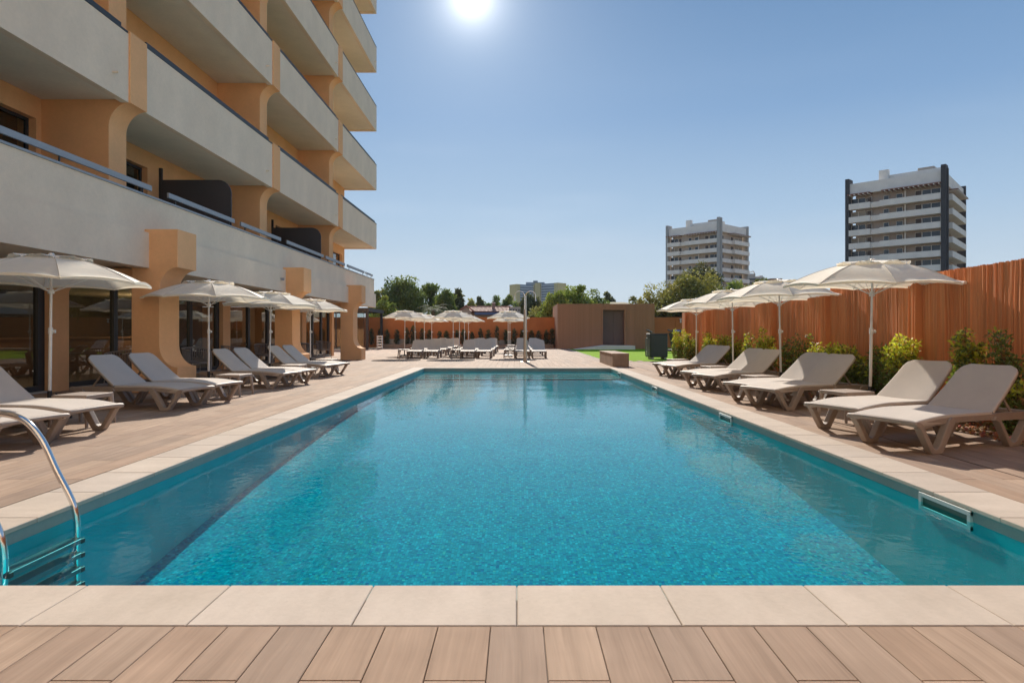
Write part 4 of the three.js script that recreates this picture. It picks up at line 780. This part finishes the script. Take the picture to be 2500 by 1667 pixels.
[[1150, 742, 56], [1192, 736, 60], [1232, 734, 64], [1268, 738, 60]].forEach(([x, y, w], i) => tree(['low bushy tree at the left end of the treeline over the red roof', 'low bushy tree behind the chimney of the red-roofed house', 'low bushy tree over the pale flat-roofed building', 'low bushy tree beside the shower on the treeline'][i], x, y, w, 92 + i, { tone: ['olive', 'mid', 'dark', 'olive'][i], y0: .2, clumps: 40 }));
tree('feathery light green tree behind the left end of the brown hut', 1360, 712, 74, 50, { tone: 'lime', clumps: 80, per: 150, ragged: .35, y0: 1 });
tree('tall feathery light green tree behind the middle of the brown hut', 1402, 697, 84, 52, { tone: 'lime', clumps: 90, per: 150, ragged: .4, y0: 1 });
tree('loose green tree behind the hut with wisps on its skyline', 1452, 706, 62, 54, { tone: 'mid', clumps: 50, per: 120, ragged: .6, y0: 1 });
tree('small dark round tree on the dry hill behind the hut', 1487, 713, 34, 120, { tone: 'pine', clumps: 36 });
tree('sparse thin-leaved tree left of the big tree below the left tower', 1565, 690, 74, 46, { tone: 'olive', clumps: 34, per: 60, ragged: .5, clumpR: .26, limbs: 30, y0: 2.2 });
tree('large olive-green tree in front of the left white tower', 1690, 660, 150, 44, { tone: 'olive', clumps: 130, per: 150, ragged: .35, limbs: 20 });
tree('dark pine top standing over the large olive-green tree', 1706, 637, 88, 58, { tone: 'pine', y0: 5.2, clumps: 60, per: 150, ragged: .3, name: 'pine_tree' });
tree('green tree right of the large olive-green tree under the left tower', 1755, 700, 70, 47, { tone: 'mid', clumps: 50 });
tree('light green tree behind the second parasol on the right', 1800, 686, 74, 64, { tone: 'lime', clumps: 50 });
tree('dark olive tree behind the parasols at the foot of the small white block', 1855, 680, 60, 70, { tone: 'olive', clumps: 44 });
tree('shaded tree low behind the fence corner', 1640, 745, 70, 43.6, { tone: 'pine', y0: .6, clumps: 40 });
{                                                         // palms: trunk and arching fronds
  const palm = (label, px, topPy, d, spread, base = 0) => {
    const top = 1 + (PY - topPy) / F * d, p = H((px - PX) / F * d, base, d), t = thing('palm_tree', label, 'palm tree', p.toArray()), y = (top - base) * K - spread * .35, r = rng(px | 0);
    const tr = []; for (let k = 0; k <= 8; k++) tr.push(Array.from({ length: 10 }, (_, j) => { const a = -j / 10 * 6.283, q = .17 + .05 * (k & 1); return V(q * Math.cos(a), y * k / 8, q * Math.sin(a)); }));
    part('trunk', loft(tr), M.bark, t);
    for (let k = 0; k < 26; k++) {
      const a = k * 2.4, e = .95 - .055 * k, L = spread * (.8 + .35 * r()), list = [], pts = [];
      for (let s = 0; s <= 16; s++) { const u = s / 16, x = L * u * Math.cos(e * (1 - .5 * u)), yy = y + L * (u * Math.sin(e) - .62 * u * u); pts.push(V(x * Math.cos(a), yy, x * Math.sin(a))); }
      const pos = [], cl = []; for (let s = 1; s <= 16; s++) for (const q of [-1, 1]) { const c = pts[s], w = L * .24 * Math.sin(Math.min(1, s / 16 + .12) * 3), side = V(-Math.sin(a), -.35, Math.cos(a) * 1).multiplyScalar(1); side.x = -Math.sin(a) * q; side.z = Math.cos(a) * q; const f = pts[s].clone().sub(pts[s - 1]); const e1 = c.clone().add(f.clone().multiplyScalar(.35)), tip = c.clone().addScaledVector(side, w).addScaledVector(f, 1.2); for (const v of [c, e1, tip]) { pos.push(v.x, v.y, v.z); const g = .8 + .5 * r(); cl.push(.12 * g, .15 * g, .045 * g); } }
      const g = new THREE.BufferGeometry(); g.setAttribute('position', new THREE.Float32BufferAttribute(pos, 3)); g.setAttribute('color', new THREE.Float32BufferAttribute(cl, 3)); g.computeVertexNormals();
      part('frond', g, M.leafDark, t);
    }
  };
  palm('fan palm in front of the dark trees left of the red roof', 1058, 738, 52, 2.0);
  palm('tip of a palm showing over the reed fence near the right picture edge', 2424, 634, 12, 1.0, 0);
}
// shrubs along the reed fence: yellow-tipped young laurels
{
  const r = rng(404);
  const shrub = (label, x, d, h, w, o = {}) => {
    const t = thing('laurel_shrub', label, 'shrub', H(x, 0, d).toArray(), 0, 'young shrubs along the reed fence'), list = [], stems = [], hh = h * K, ww = w * K * .72, n = o.n ?? 1500, ns = 9;
    for (let s = 0; s < ns; s++) {
      const a = r() * 6.283, q = Math.sqrt(r()) * ww * .42, sh = hh * (.62 + .40 * r()), tip = V(q * Math.cos(a), sh, q * Math.sin(a));
      stems.push(cyl(.009, .003, V(q * .25 * Math.cos(a), 0, q * .25 * Math.sin(a)), tip, 5));
      for (let k = 0; k < n / ns; k++) {
        const u = Math.pow(r(), .75) * (1 - (o.bare ?? .10)) + (o.bare ?? .10), R = (.05 + ww * .20 * Math.sin(Math.min(1, u * 1.12 + .05) * 3.0)), b = r() * 6.283, e = r() - .5, px = tip.x * (.3 + .7 * u) + R * Math.cos(b), py = sh * u + R * e, pz = tip.z * (.3 + .7 * u) + R * Math.sin(b);
        const young = u > .72 && r() < (o.young ?? .65), q2 = .7 + .6 * r();
        const c = young ? (r() < .22 ? [.66, .44, .10] : [.66, .72, .06]) : r() < .10 ? [.36, .19, .06] : [.19, .27, .045];
        list.push([px, Math.max(.03, py), pz, c.map((v) => v * q2), 1]);
      }
    }
    part('foliage', leaves(list, o.size ?? .070, Math.floor(r() * 1e6)), M.leafBright, t); part('stem', stems, M.bark, t);
  };
  shrub('tall yellow-green shrub beside the heat pump', 4.9, 19.5, 1.11, 0.72, { n: 2400, young: .9 });
  shrub('reddish-green shrub at the fence corner behind the farthest parasol pole', 4.95, 18.5, 1.0, 0.5, { young: .4 });
  shrub('broad yellow-tipped shrub right of the farthest parasol pole', 4.9, 16.7, 1.07, 0.66, { n: 2300, young: .8 });
  shrub('low yellow-tipped shrub behind the last pair of loungers on the right', 4.9, 15.6, 0.93, 0.55, { young: .8 });
  shrub('small yellow-tipped shrub right of the low one behind the last pair', 4.95, 14.8, 0.93, 0.48, { young: .8 });
  shrub('dark leafy shrub left of the second parasol pole from the far end', 4.95, 13.8, 1.0, 0.5, { young: .35 });
  shrub('broad bright shrub behind the second pair of loungers on the right', 4.85, 12.75, 1.09, 0.66, { n: 2600, young: .85 });
  shrub('thin brownish shrub left of the second parasol pole on the right', 4.9, 11.7, 0.89, 0.5, { n: 900, young: .1 });
  shrub('brownish shaded shrub by the second parasol pole on the right', 4.95, 11.2, 0.95, 0.5, { n: 1100, young: .15 });
  shrub('bright low shrub in the gap right of the second parasol pole', 4.95, 10.65, 0.85, 0.5, { n: 1500, young: .85 });
  shrub('bright leafy shrub above the nearer lounger of the second pair', 4.9, 10.05, 0.91, 0.55, { n: 1900, young: .85 });
  shrub('bright shrub left of the nearest parasol pole on the right', 4.9, 9.5, 0.87, 0.5, { n: 1700, young: .7 });
  shrub('small shaded shrub just left of the nearest parasol pole on the right', 4.95, 9.1, 0.78, 0.45, { n: 1300, young: .3 });
  shrub('dark thin shrub right behind the nearest parasol pole on the right', 4.95, 8.75, 0.87, 0.5, { n: 1000, young: .1 });
  shrub('broad bright shrub right of the nearest parasol pole', 4.9, 8.25, 0.96, 0.62, { n: 2400, young: .85 });
  shrub('bushy column-shaped shrub above the two nearest loungers on the right', 4.9, 7.0, 1.07, 0.5, { n: 2500, young: .6, bare: .2 });
  shrub('tall thin dark shrub at the right picture edge', 4.85, 6.45, 1.08, 0.5, { n: 2000, young: .12, bare: .1, size: .06 });
  shrub('low bright shrub behind the head of the nearest lounger', 4.86, 6.3, 0.55, 0.45, { n: 1100, young: .7, bare: .04 });
  // slim dark cypresses in the far planter
  const cy = (label, px, topPy) => { const d = 41.5, t = thing('young_cypress', label, 'shrub', H((px - PX) / F * d, .22, d).toArray(), 0, 'slim young evergreens in the far planter'), h = (1 - (topPy - PY) / F * d - .22) * K, list = [], q0 = .75 + .5 * r(); for (let k = 0; k < 420; k++) { const u = r(), R = (.20 * q0) * Math.min(1, Math.sin(Math.min(1, u * .86 + .12) * 3.0) * 1.35) * Math.sqrt(r()), a = r() * 6.283, g = .6 + .8 * r(), top = u > .85; list.push([R * Math.cos(a), u * h, R * Math.sin(a), (top ? [.20, .19, .05] : [.085, .11, .04]).map((v) => v * g), 1]); } part('foliage', leaves(list, .12, Math.floor(r() * 1e6)), M.leafDark, t); part('stem', cyl(.015, .008, V(0, 0, 0), V(0, h * .9, 0), 6), M.bark, t); };
  const names = ['beside the pergola post', 'between the pergola posts', 'left of the right pergola post', 'right of the pergola, first', 'left of the front left parasol pole', 'right of the front left parasol pole', 'by the second parasol pole from the left', 'by the third parasol pole from the left', 'by the fourth parasol pole from the left', 'in the middle of the left gap', 'left of the middle parasol poles', 'at the first middle parasol pole', 'between the middle parasol poles', 'at the last middle parasol pole', 'right of the middle parasol poles', 'in the middle of the right gap', 'tallest in the right gap', 'left of the right parasol poles', 'right of the right parasol poles', 'left of the shower post', 'right of the shower post', 'two right of the shower post', 'second from the brown hut', 'nearest the brown hut'];
  [240, 330, 400, 502, 605, 672, 762, 838, 945, 1015, 1125, 1195, 1282, 1370, 1450, 1540, 1632, 1718, 1805, 1895, 1970, 2050, 2110].forEach((zx, i) => cy('slim dark young evergreen ' + names[i], 850 + zx / 4.238, 640 + [690, 690, 700, 700, 680, 660, 690, 705, 720, 715, 710, 700, 725, 690, 705, 665, 700, 690, 700, 710, 715, 705, 690][i] / 4.238));
}
// dry slope behind the far wall
struct('hillside', grid(60, 14, (u, v) => { const x = lerp(-2, 40, u), d = lerp(58, 130, v), h = Math.exp(-(((x - 6) / 12) ** 2)) * 2.6 + Math.exp(-(((x - 17) / 9) ** 2)) * 4.6; return [x * K, (-.1 + h * sm(Math.min(1, v * 1.5)) + .25 * vnoise(x * .8, d * .4, 1e9, 1e9, 4)) * K, -d * K, x * K, d * K]; }), M.dry, 'dry brown slope behind the far wall');

// ---------------------------------------------------------------- buildings far off
const tw = { white: mat('tower_white', [.93, .85, .76], .9, { map: rep(T.mottle, 6) }), tile: mat('tower_tile', [.46, .355, .285], .9, { map: rep(T.mottle, 1.2) }), tile2: mat('tower_beige', [.56, .45, .36], .9, { map: rep(T.mottle, 3) }), pane: mat('tower_pane', [.045, .05, .06], .12), blind: mat('tower_blind', [.40, .33, .26], .8), brown: mat('tower_door', [.09, .06, .05], .7), awning: mat('tower_awning', [.28, .12, .08], .85), dark: mat('tower_dark', [.055, .052, .055], .8), grey: mat('tower_grey', [.42, .41, .39], .85) };
function faceFrame(o, e) {                                // boxes measured along a facade: u along it, n out of it
  const dir = e.clone().sub(o), len = dir.length(); dir.normalize(); const up = V(0, 1, 0), n = V(0, 0, 0).crossVectors(dir, up); if (n.z < 0) n.negate();
  const m = new THREE.Matrix4().makeBasis(dir, up, n); m.setPosition(o.x, 0, o.z);
  return { len, box: (u0, u1, y0, y1, n0, n1) => { const g = box(u0, u1, y0, y1, n0, n1); g.applyMatrix4(m); if (m.determinant() < 0) for (const k of ['position', 'normal', 'uv']) { const q = g.attributes[k], n = q.itemSize, s = q.array; for (let i = 0; i < q.count; i += 3) for (let j = 0; j < n; j++) { const t = s[(i + 1) * n + j]; s[(i + 1) * n + j] = s[(i + 2) * n + j]; s[(i + 2) * n + j] = t; } } return g; } };
}
function tower(name, label, C, Lp, Rp, o) {
  const t = thing(name, label, 'tower block', [C.x, 0, C.z]), local = (v) => V(v.x - C.x, 0, v.z - C.z), c0 = V(0, 0, 0), l = local(Lp), rgt = local(Rp), back = l.clone().add(rgt);
  const n = o.floors, fh = o.fh, top = o.top, y = (k) => top - o.cap - (k + 1) * fh;   // k counts from the top storey down
  const body = poly([[c0.x, -c0.z], [rgt.x, -rgt.z], [back.x, -back.z], [l.x, -l.z]]), shrink = 1.3;
  const g = new THREE.ExtrudeGeometry(body, { depth: top - .4, bevelEnabled: false }); g.rotateX(-Math.PI / 2);
  const mid = back.clone().multiplyScalar(.5); g.translate(-mid.x, 0, -mid.z); g.scale(1 - 2 * shrink / l.length(), 1, 1 - 2 * shrink / rgt.length()); g.translate(mid.x, 0, mid.z);
  part('wall', boxUV(g), o.wall, t);
  const faces = [[faceFrame(c0, l), o.main], [faceFrame(c0, rgt), o.side]];
  for (const [f, spec] of faces) for (let k = 0; k < n; k++) {
    const yb = y(k), L = f.len;
    if (yb < -1) break;
    for (const [a, b, out] of spec.balconies) {
      const bal = part('balcony', [f.box(a * L, b * L, yb, yb + 1.26, out - .12, out), f.box(a * L, a * L + .12, yb, yb + 1.26, -1.3, out - .121), f.box(b * L - .12, b * L, yb, yb + 1.26, -1.3, out - .121)], tw.white, t);
      part('balcony_floor', f.box(a * L + .121, b * L - .121, yb + .02, yb + .16, -1.3, out - .122), tw.white, bal);
    }
    for (const [a, b] of spec.bands ?? []) part('floor_band', f.box(a * L, b * L, yb + .05, yb + 1.2, -1.3, -.25), tw.white, t);
    for (const [a, b, kind, sill, head] of spec.windows) {
      const m = kind === 'door' ? tw.brown : tw.pane, r2 = hash2(k, Math.round(a * 99), 3);
      const w = part('window', [f.box(a * L, b * L, yb + sill, yb + head, -1.34, -1.22)], m, t);
      part('frame', [f.box(a * L - .05, b * L + .05, yb + head, yb + head + .07, -1.34, -1.19), f.box(a * L - .06, a * L - .001, yb + sill, yb + head, -1.34, -1.19), f.box(b * L + .001, b * L + .06, yb + sill, yb + head, -1.34, -1.19)], tw.white, w);
      if (kind === 'wide' && r2 > .4) part('blind', f.box(a * L + .02, b * L - .02, yb + lerp(sill, head - .3, r2 > .6 ? 0 : .45), yb + head - .02, -1.219, -1.19), tw.blind, w);
      if (kind === 'wide') part('mullion', f.box((a + b) / 2 * L - .05, (a + b) / 2 * L + .05, yb + sill, yb + head, -1.189, -1.15), tw.white, w);
    }
    for (const q of spec.piers ?? []) part('pier', f.box(q * L - .12, q * L + .12, yb + 1.26, yb + fh, -1.3, -1.0), tw.white, t);
  }
  for (const [f, spec] of faces) {
    part('roof_band', f.box(0, f.len, top - o.cap + .5, top - .1, -1.4, -.2), tw.white, t);
    for (const [a, b] of spec.awnings ?? []) { const L = f.len; const aw = part('awning', f.box(a * L, b * L, top - o.cap + .28, top - o.cap + .46, -1.3, .95), tw.awning, t); const raf = []; for (let u = a * L + .3; u < b * L; u += .9) raf.push(f.box(u, u + .16, top - o.cap + .08, top - o.cap + .279, -1.2, 1.05)); part('rafter', raf, tw.white, aw); }
  }
  const F0 = faces[0][0], F1 = faces[1][0];
  part('corner_pier', [F0.box(-.25, .62, 0, top + o.pier, -1.2, .75)], o.pierMat, t);
  part('corner_fin', [F1.box(-.05, .45, 0, top + o.pier - .7, -.6, .55)], o.pierMat, t);
  part('end_pier', F0.box(F0.len - .5, F0.len + .30, 0, top + 1.0, -2.2, .35), o.pierMat, t);
  part('end_pier', F1.box(F1.len - .7, F1.len + .1, 0, top + .6, -2.2, .2), o.pierMat, t);
  part('roof_house', [F0.box(F0.len * .07, F0.len * .66, top - .41, top + 1.1, -6, -2.6)], tw.white, t);
  part('chimney', F0.box(F0.len * .58, F0.len * .68, top - .42, top + 2.2, -2.58, -1.6), tw.white, t);
  part('roof_hatch', F0.box(F0.len * .14, F0.len * .30, top + 1.101, top + 1.7, -5.2, -3), tw.tile2, t);
}
const dd = (px, d) => H((px - PX) / F * d, 0, d);
tower('apartment_tower', 'near white apartment tower with charcoal corner piers above the reed fence', dd(2309, 105), dd(2069, 115.5), dd(2357.5, 119.5), {
  floors: 13, fh: 2.9, top: 1.25 + 398 * 105 / F * K, cap: 3.0, pier: .9, pierMat: tw.dark, wall: tw.tile,
  main: { balconies: [[.035, .64, .55], [.745, .975, .45]], bands: [[.641, .744]], piers: [.40], awnings: [[.03, .62], [.74, .985]], windows: [[.06, .23, 'wide', 1.0, 2.5], [.24, .30, 'door', .2, 2.5], [.43, .49, 'small', 1.2, 2.4], [.57, .62, 'small', .4, 2.4], [.75, .80, 'door', .2, 2.5], [.82, .97, 'wide', .9, 2.5]] },
  side: { balconies: [[.10, .80, .9]], awnings: [[.35, .9]], windows: [[.14, .32, 'wide', .4, 2.5], [.40, .48, 'door', .2, 2.5], [.55, .75, 'wide', .6, 2.5]] },
});
tower('apartment_tower', 'farther white apartment tower with a grey corner pier behind the olive-green tree', dd(1758, 157), dd(1629, 166.9), dd(1827, 166.3), {
  floors: 14, fh: 2.92, top: 1.25 + 268 * 157 / F * K, cap: 3.0, pier: 1.6, pierMat: tw.grey, wall: tw.tile2,
  main: { balconies: [[.04, .64, .55], [.74, .985, .45]], bands: [[.641, .739]], piers: [.42], awnings: [[.03, .63], [.74, 1.0]], windows: [[.06, .21, 'wide', .9, 2.5], [.24, .30, 'door', .2, 2.5], [.43, .49, 'small', .5, 2.4], [.56, .61, 'small', .6, 2.4], [.75, .80, 'door', .2, 2.5], [.82, .96, 'wide', .9, 2.5]] },
  side: { balconies: [[.44, .97, .8]], bands: [[.04, .439]], awnings: [[.40, 1.0]], windows: [[.05, .12, 'small', .6, 2.4], [.17, .25, 'door', .3, 2.5], [.50, .58, 'door', .2, 2.5], [.64, .90, 'wide', .8, 2.5]] },
});
{                                                         // far yellow hotel with two wings
  const d = 560, p = (px, dd2) => dd(px, dd2), u = d * K / F, t = thing('far_hotel', 'distant yellow and blue-grey hotel block on the skyline behind the shower', 'building', p(1312, d).toArray()), O = p(1312, d);
  const yel = mat('hotel_yellow', [.60, .47, .20], .9), wh = mat('hotel_white', [.50, .53, .56], .9), bl = mat('hotel_shade', [.13, .17, .22], .6), gr = mat('hotel_grey', [.34, .37, .40], .9);
  const wing = (a, b, top, dA, dB) => {
    const A = p(a, dA).sub(O), B = p(b, dB).sub(O), f = faceFrame(A, B), T0 = (PY - top) * u + K, L = f.len;
    part('wing', f.box(0, L, 0, T0, -14, 0), gr, t); part('end_panel', f.box(-1, L * .15, 0, T0 + .3, -14.2, .6), yel, t); part('end_panel', f.box(L * .62 + L * .2, L + 1, 0, T0 + .3, -14.2, .6), yel, t);
    for (let k = 0; k < 12; k++) { const y = T0 - 2.4 - k * 2.75; const bnd = part('balcony', f.box(L * .15, L * .82, y, y + 1.15, .0, 1.1), wh, t); for (let w = 0; w < 9; w++) { const x0 = L * (.16 + .072 * w); part('window', f.box(x0, x0 + L * .058, y + 1.2, y + 2.6, .0, .12), bl, bnd); } }
  };
  wing(1262, 1310, 695, d - 4, d + 6); wing(1361, 1314, 692.5, d - 8, d + 6);
  part('stair_tower', (() => { const f = faceFrame(p(1306, d + 4).sub(O), p(1319, d + 4).sub(O)); return f.box(0, f.len, 0, (PY - 690) * u + K, -10, 1.5); })(), yel, t);
  part('roof_house', (() => { const f = faceFrame(p(1284, d + 6).sub(O), p(1330, d + 6).sub(O)); return f.box(0, f.len, (PY - 694) * u + K, (PY - 687.5) * u + K, -10, 0); })(), gr, t);
  part('roof_tank', (() => { const f = faceFrame(p(1302, d + 5).sub(O), p(1313, d + 5).sub(O)); return f.box(0, f.len, (PY - 687.5) * u + K + .01, (PY - 684) * u + K, -6, 0); })(), bl, t);
}
{                                                         // house with red tiles beyond the far wall
  const d = 58, u = d * K / F, O = dd(1190, d), t = thing('red_roofed_house', 'low house with a red tiled roof and brick chimney beyond the far wall', 'house', O.toArray()), X = (px) => (px - 1190) * u, Y = (py) => (PY - py) * u + K;
  const red = [[.42, .20, .15], [.48, .24, .18], [.36, .17, .13]].map((c, i) => mat('roof_tile_' + i, c, .85)), wall = mat('house_wall', [.42, .36, .30], .9), bl = mat('blue_awning', [.10, .16, .30], .8);
  part('wall', [box(X(1130), X(1235), 0, Y(761), -5, .0)], wall, t);
  const x0 = X(1143), x1 = X(1243), yE = Y(762), yR = Y(748), roof = part('roof', (() => { const s = poly([[.6, yE], [-2.9, yR], [-6.4, yE], [-6.4, yE - .12], [-2.9, yR - .12], [.6, yE - .12]]), g = extrude(s, x1 - x0); g.rotateY(Math.PI / 2); g.scale(1, 1, -1); g.translate(x0, 0, 0); return boxUV(g); })(), red[0], t);
  roof.material = red[0];
  const n = 30, w = (x1 - x0) / n, ridge = []; for (let i = 0; i < n; i++) { const x = x0 + (i + .5) * w; part('tile_course', bar(V(x, yE + .05, .62), V(x, yR + .04, -2.86), w * .55, .09), red[i % 3], roof); }
  part('ridge', box(x0 - .1, x1 + .1, yR - .02, yR + .16, -3.05, -2.7, .05), red[1], roof);
  part('gable_wall', (() => { const s = poly([[X(1127), 0], [X(1152), 0], [X(1152), Y(762)], [X(1140), Y(749.5)], [X(1127), Y(760)]]), g = extrude(s, .3); g.translate(0, 0, .9); return boxUV(g); })(), wall, t);
  part('gable_roof', [bar(V(X(1125), Y(759), .9), V(X(1140.5), Y(747), .9), .9, .14), bar(V(X(1140), Y(747), .9), V(X(1158), Y(760), .9), .9, .14)], red[2], t);
  const ch = part('chimney', box(X(1200), X(1207), Y(760), Y(739), -1.9, -1.4), mat('chimney_brick', [.30, .22, .19], .9), t); part('chimney_cap', box(X(1199), X(1208), Y(738.9), Y(737), -2, -1.3), tw.white, ch); part('chimney_pot', cyl(.12, .12, V(X(1203.5), Y(737), -1.65), V(X(1203.5), Y(734.5), -1.65), 8), M.dark, ch);
  part('awning', box(X(1160), X(1234), Y(769), Y(763), .05, 1.0), bl, t);
  const f = thing('white_flat_building', 'small pale flat-roofed building right of the red-roofed house', 'building', dd(1254, d + 3).toArray()); const X2 = (px) => (px - 1254) * u;
  part('wall', box(X2(1232), X2(1271), 0, Y(748), -6, 0), mat('pale_wall', [.50, .50, .51], .9), f); part('parapet', box(X2(1231), X2(1272), Y(748) + .001, Y(746.5), -6.1, .1), tw.white, f);
  part('roof_vent', [cyl(.22, .22, V(X2(1245), Y(746.5), -2), V(X2(1245), Y(743), -2), 12), cyl(.34, .28, V(X2(1245), Y(742.9), -2), V(X2(1245), Y(741.5), -2), 12), cyl(.2, .05, V(X2(1245), Y(741.4), -2), V(X2(1245), Y(738.6), -2), 12)], tw.white, f);
  for (let k = 0; k < 5; k++) part('window', box(X2(1238 + k * 7), X2(1241.5 + k * 7), Y(757), Y(752), -.05, .03), tw.pane, f);
}
{                                                         // small blocks right of the left tower
  const d = 190, u = d * K / F, t = thing('white_office_block', 'small white block with roof frames right of the farther tower', 'building', dd(1845, d).toArray()), X = (px) => (px - 1845) * u, Y = (py) => (PY - py) * u + K;
  part('wall', [box(X(1818), X(1845), 0, Y(668), -12, 0), box(X(1845) + .01, X(1866), 0, Y(676), -12, .2)], tw.grey, t); part('roof_frame', [bar(V(X(1822), Y(668), 0), V(X(1840), Y(662), 0), .3, .3), bar(V(X(1840), Y(662), 0), V(X(1843), Y(668), 0), .3, .3)], tw.white, t); part('roof_box', box(X(1858), X(1866), Y(676) + .01, Y(672), -6, -1), tw.white, t);
  for (let k = 0; k < 4; k++) part('window', box(X(1820), X(1864), Y(684 + k * 9), Y(680 + k * 9), .0, .32), tw.pane, t);
  const b = thing('terracotta_block', 'small terracotta building top behind the second parasol on the right', 'building', dd(1896, 150).toArray()), v = 150 * K / F; part('wall', box(-14 * v, 14 * v, 0, (PY - 681) * v + K, -8, 0), mat('terracotta_render', [.33, .17, .12], .9), b); part('parapet', box(-14.6 * v, 14.6 * v, (PY - 681) * v + K + .001, (PY - 679.5) * v + K, -8.2, .2), tw.tile2, b); for (let k = 0; k < 3; k++) part('window', box((-9 + k * 7) * v, (-5 + k * 7) * v, (PY - 694) * v + K, (PY - 687) * v + K, 0, .1), tw.pane, b);
}

scene.fog = new THREE.FogExp2(col(.62, .70, .80), .00014);
scene.traverse((o) => { if (o.isMesh) { o.castShadow = true; o.receiveShadow = true; } });
renderer.render(scene, camera);
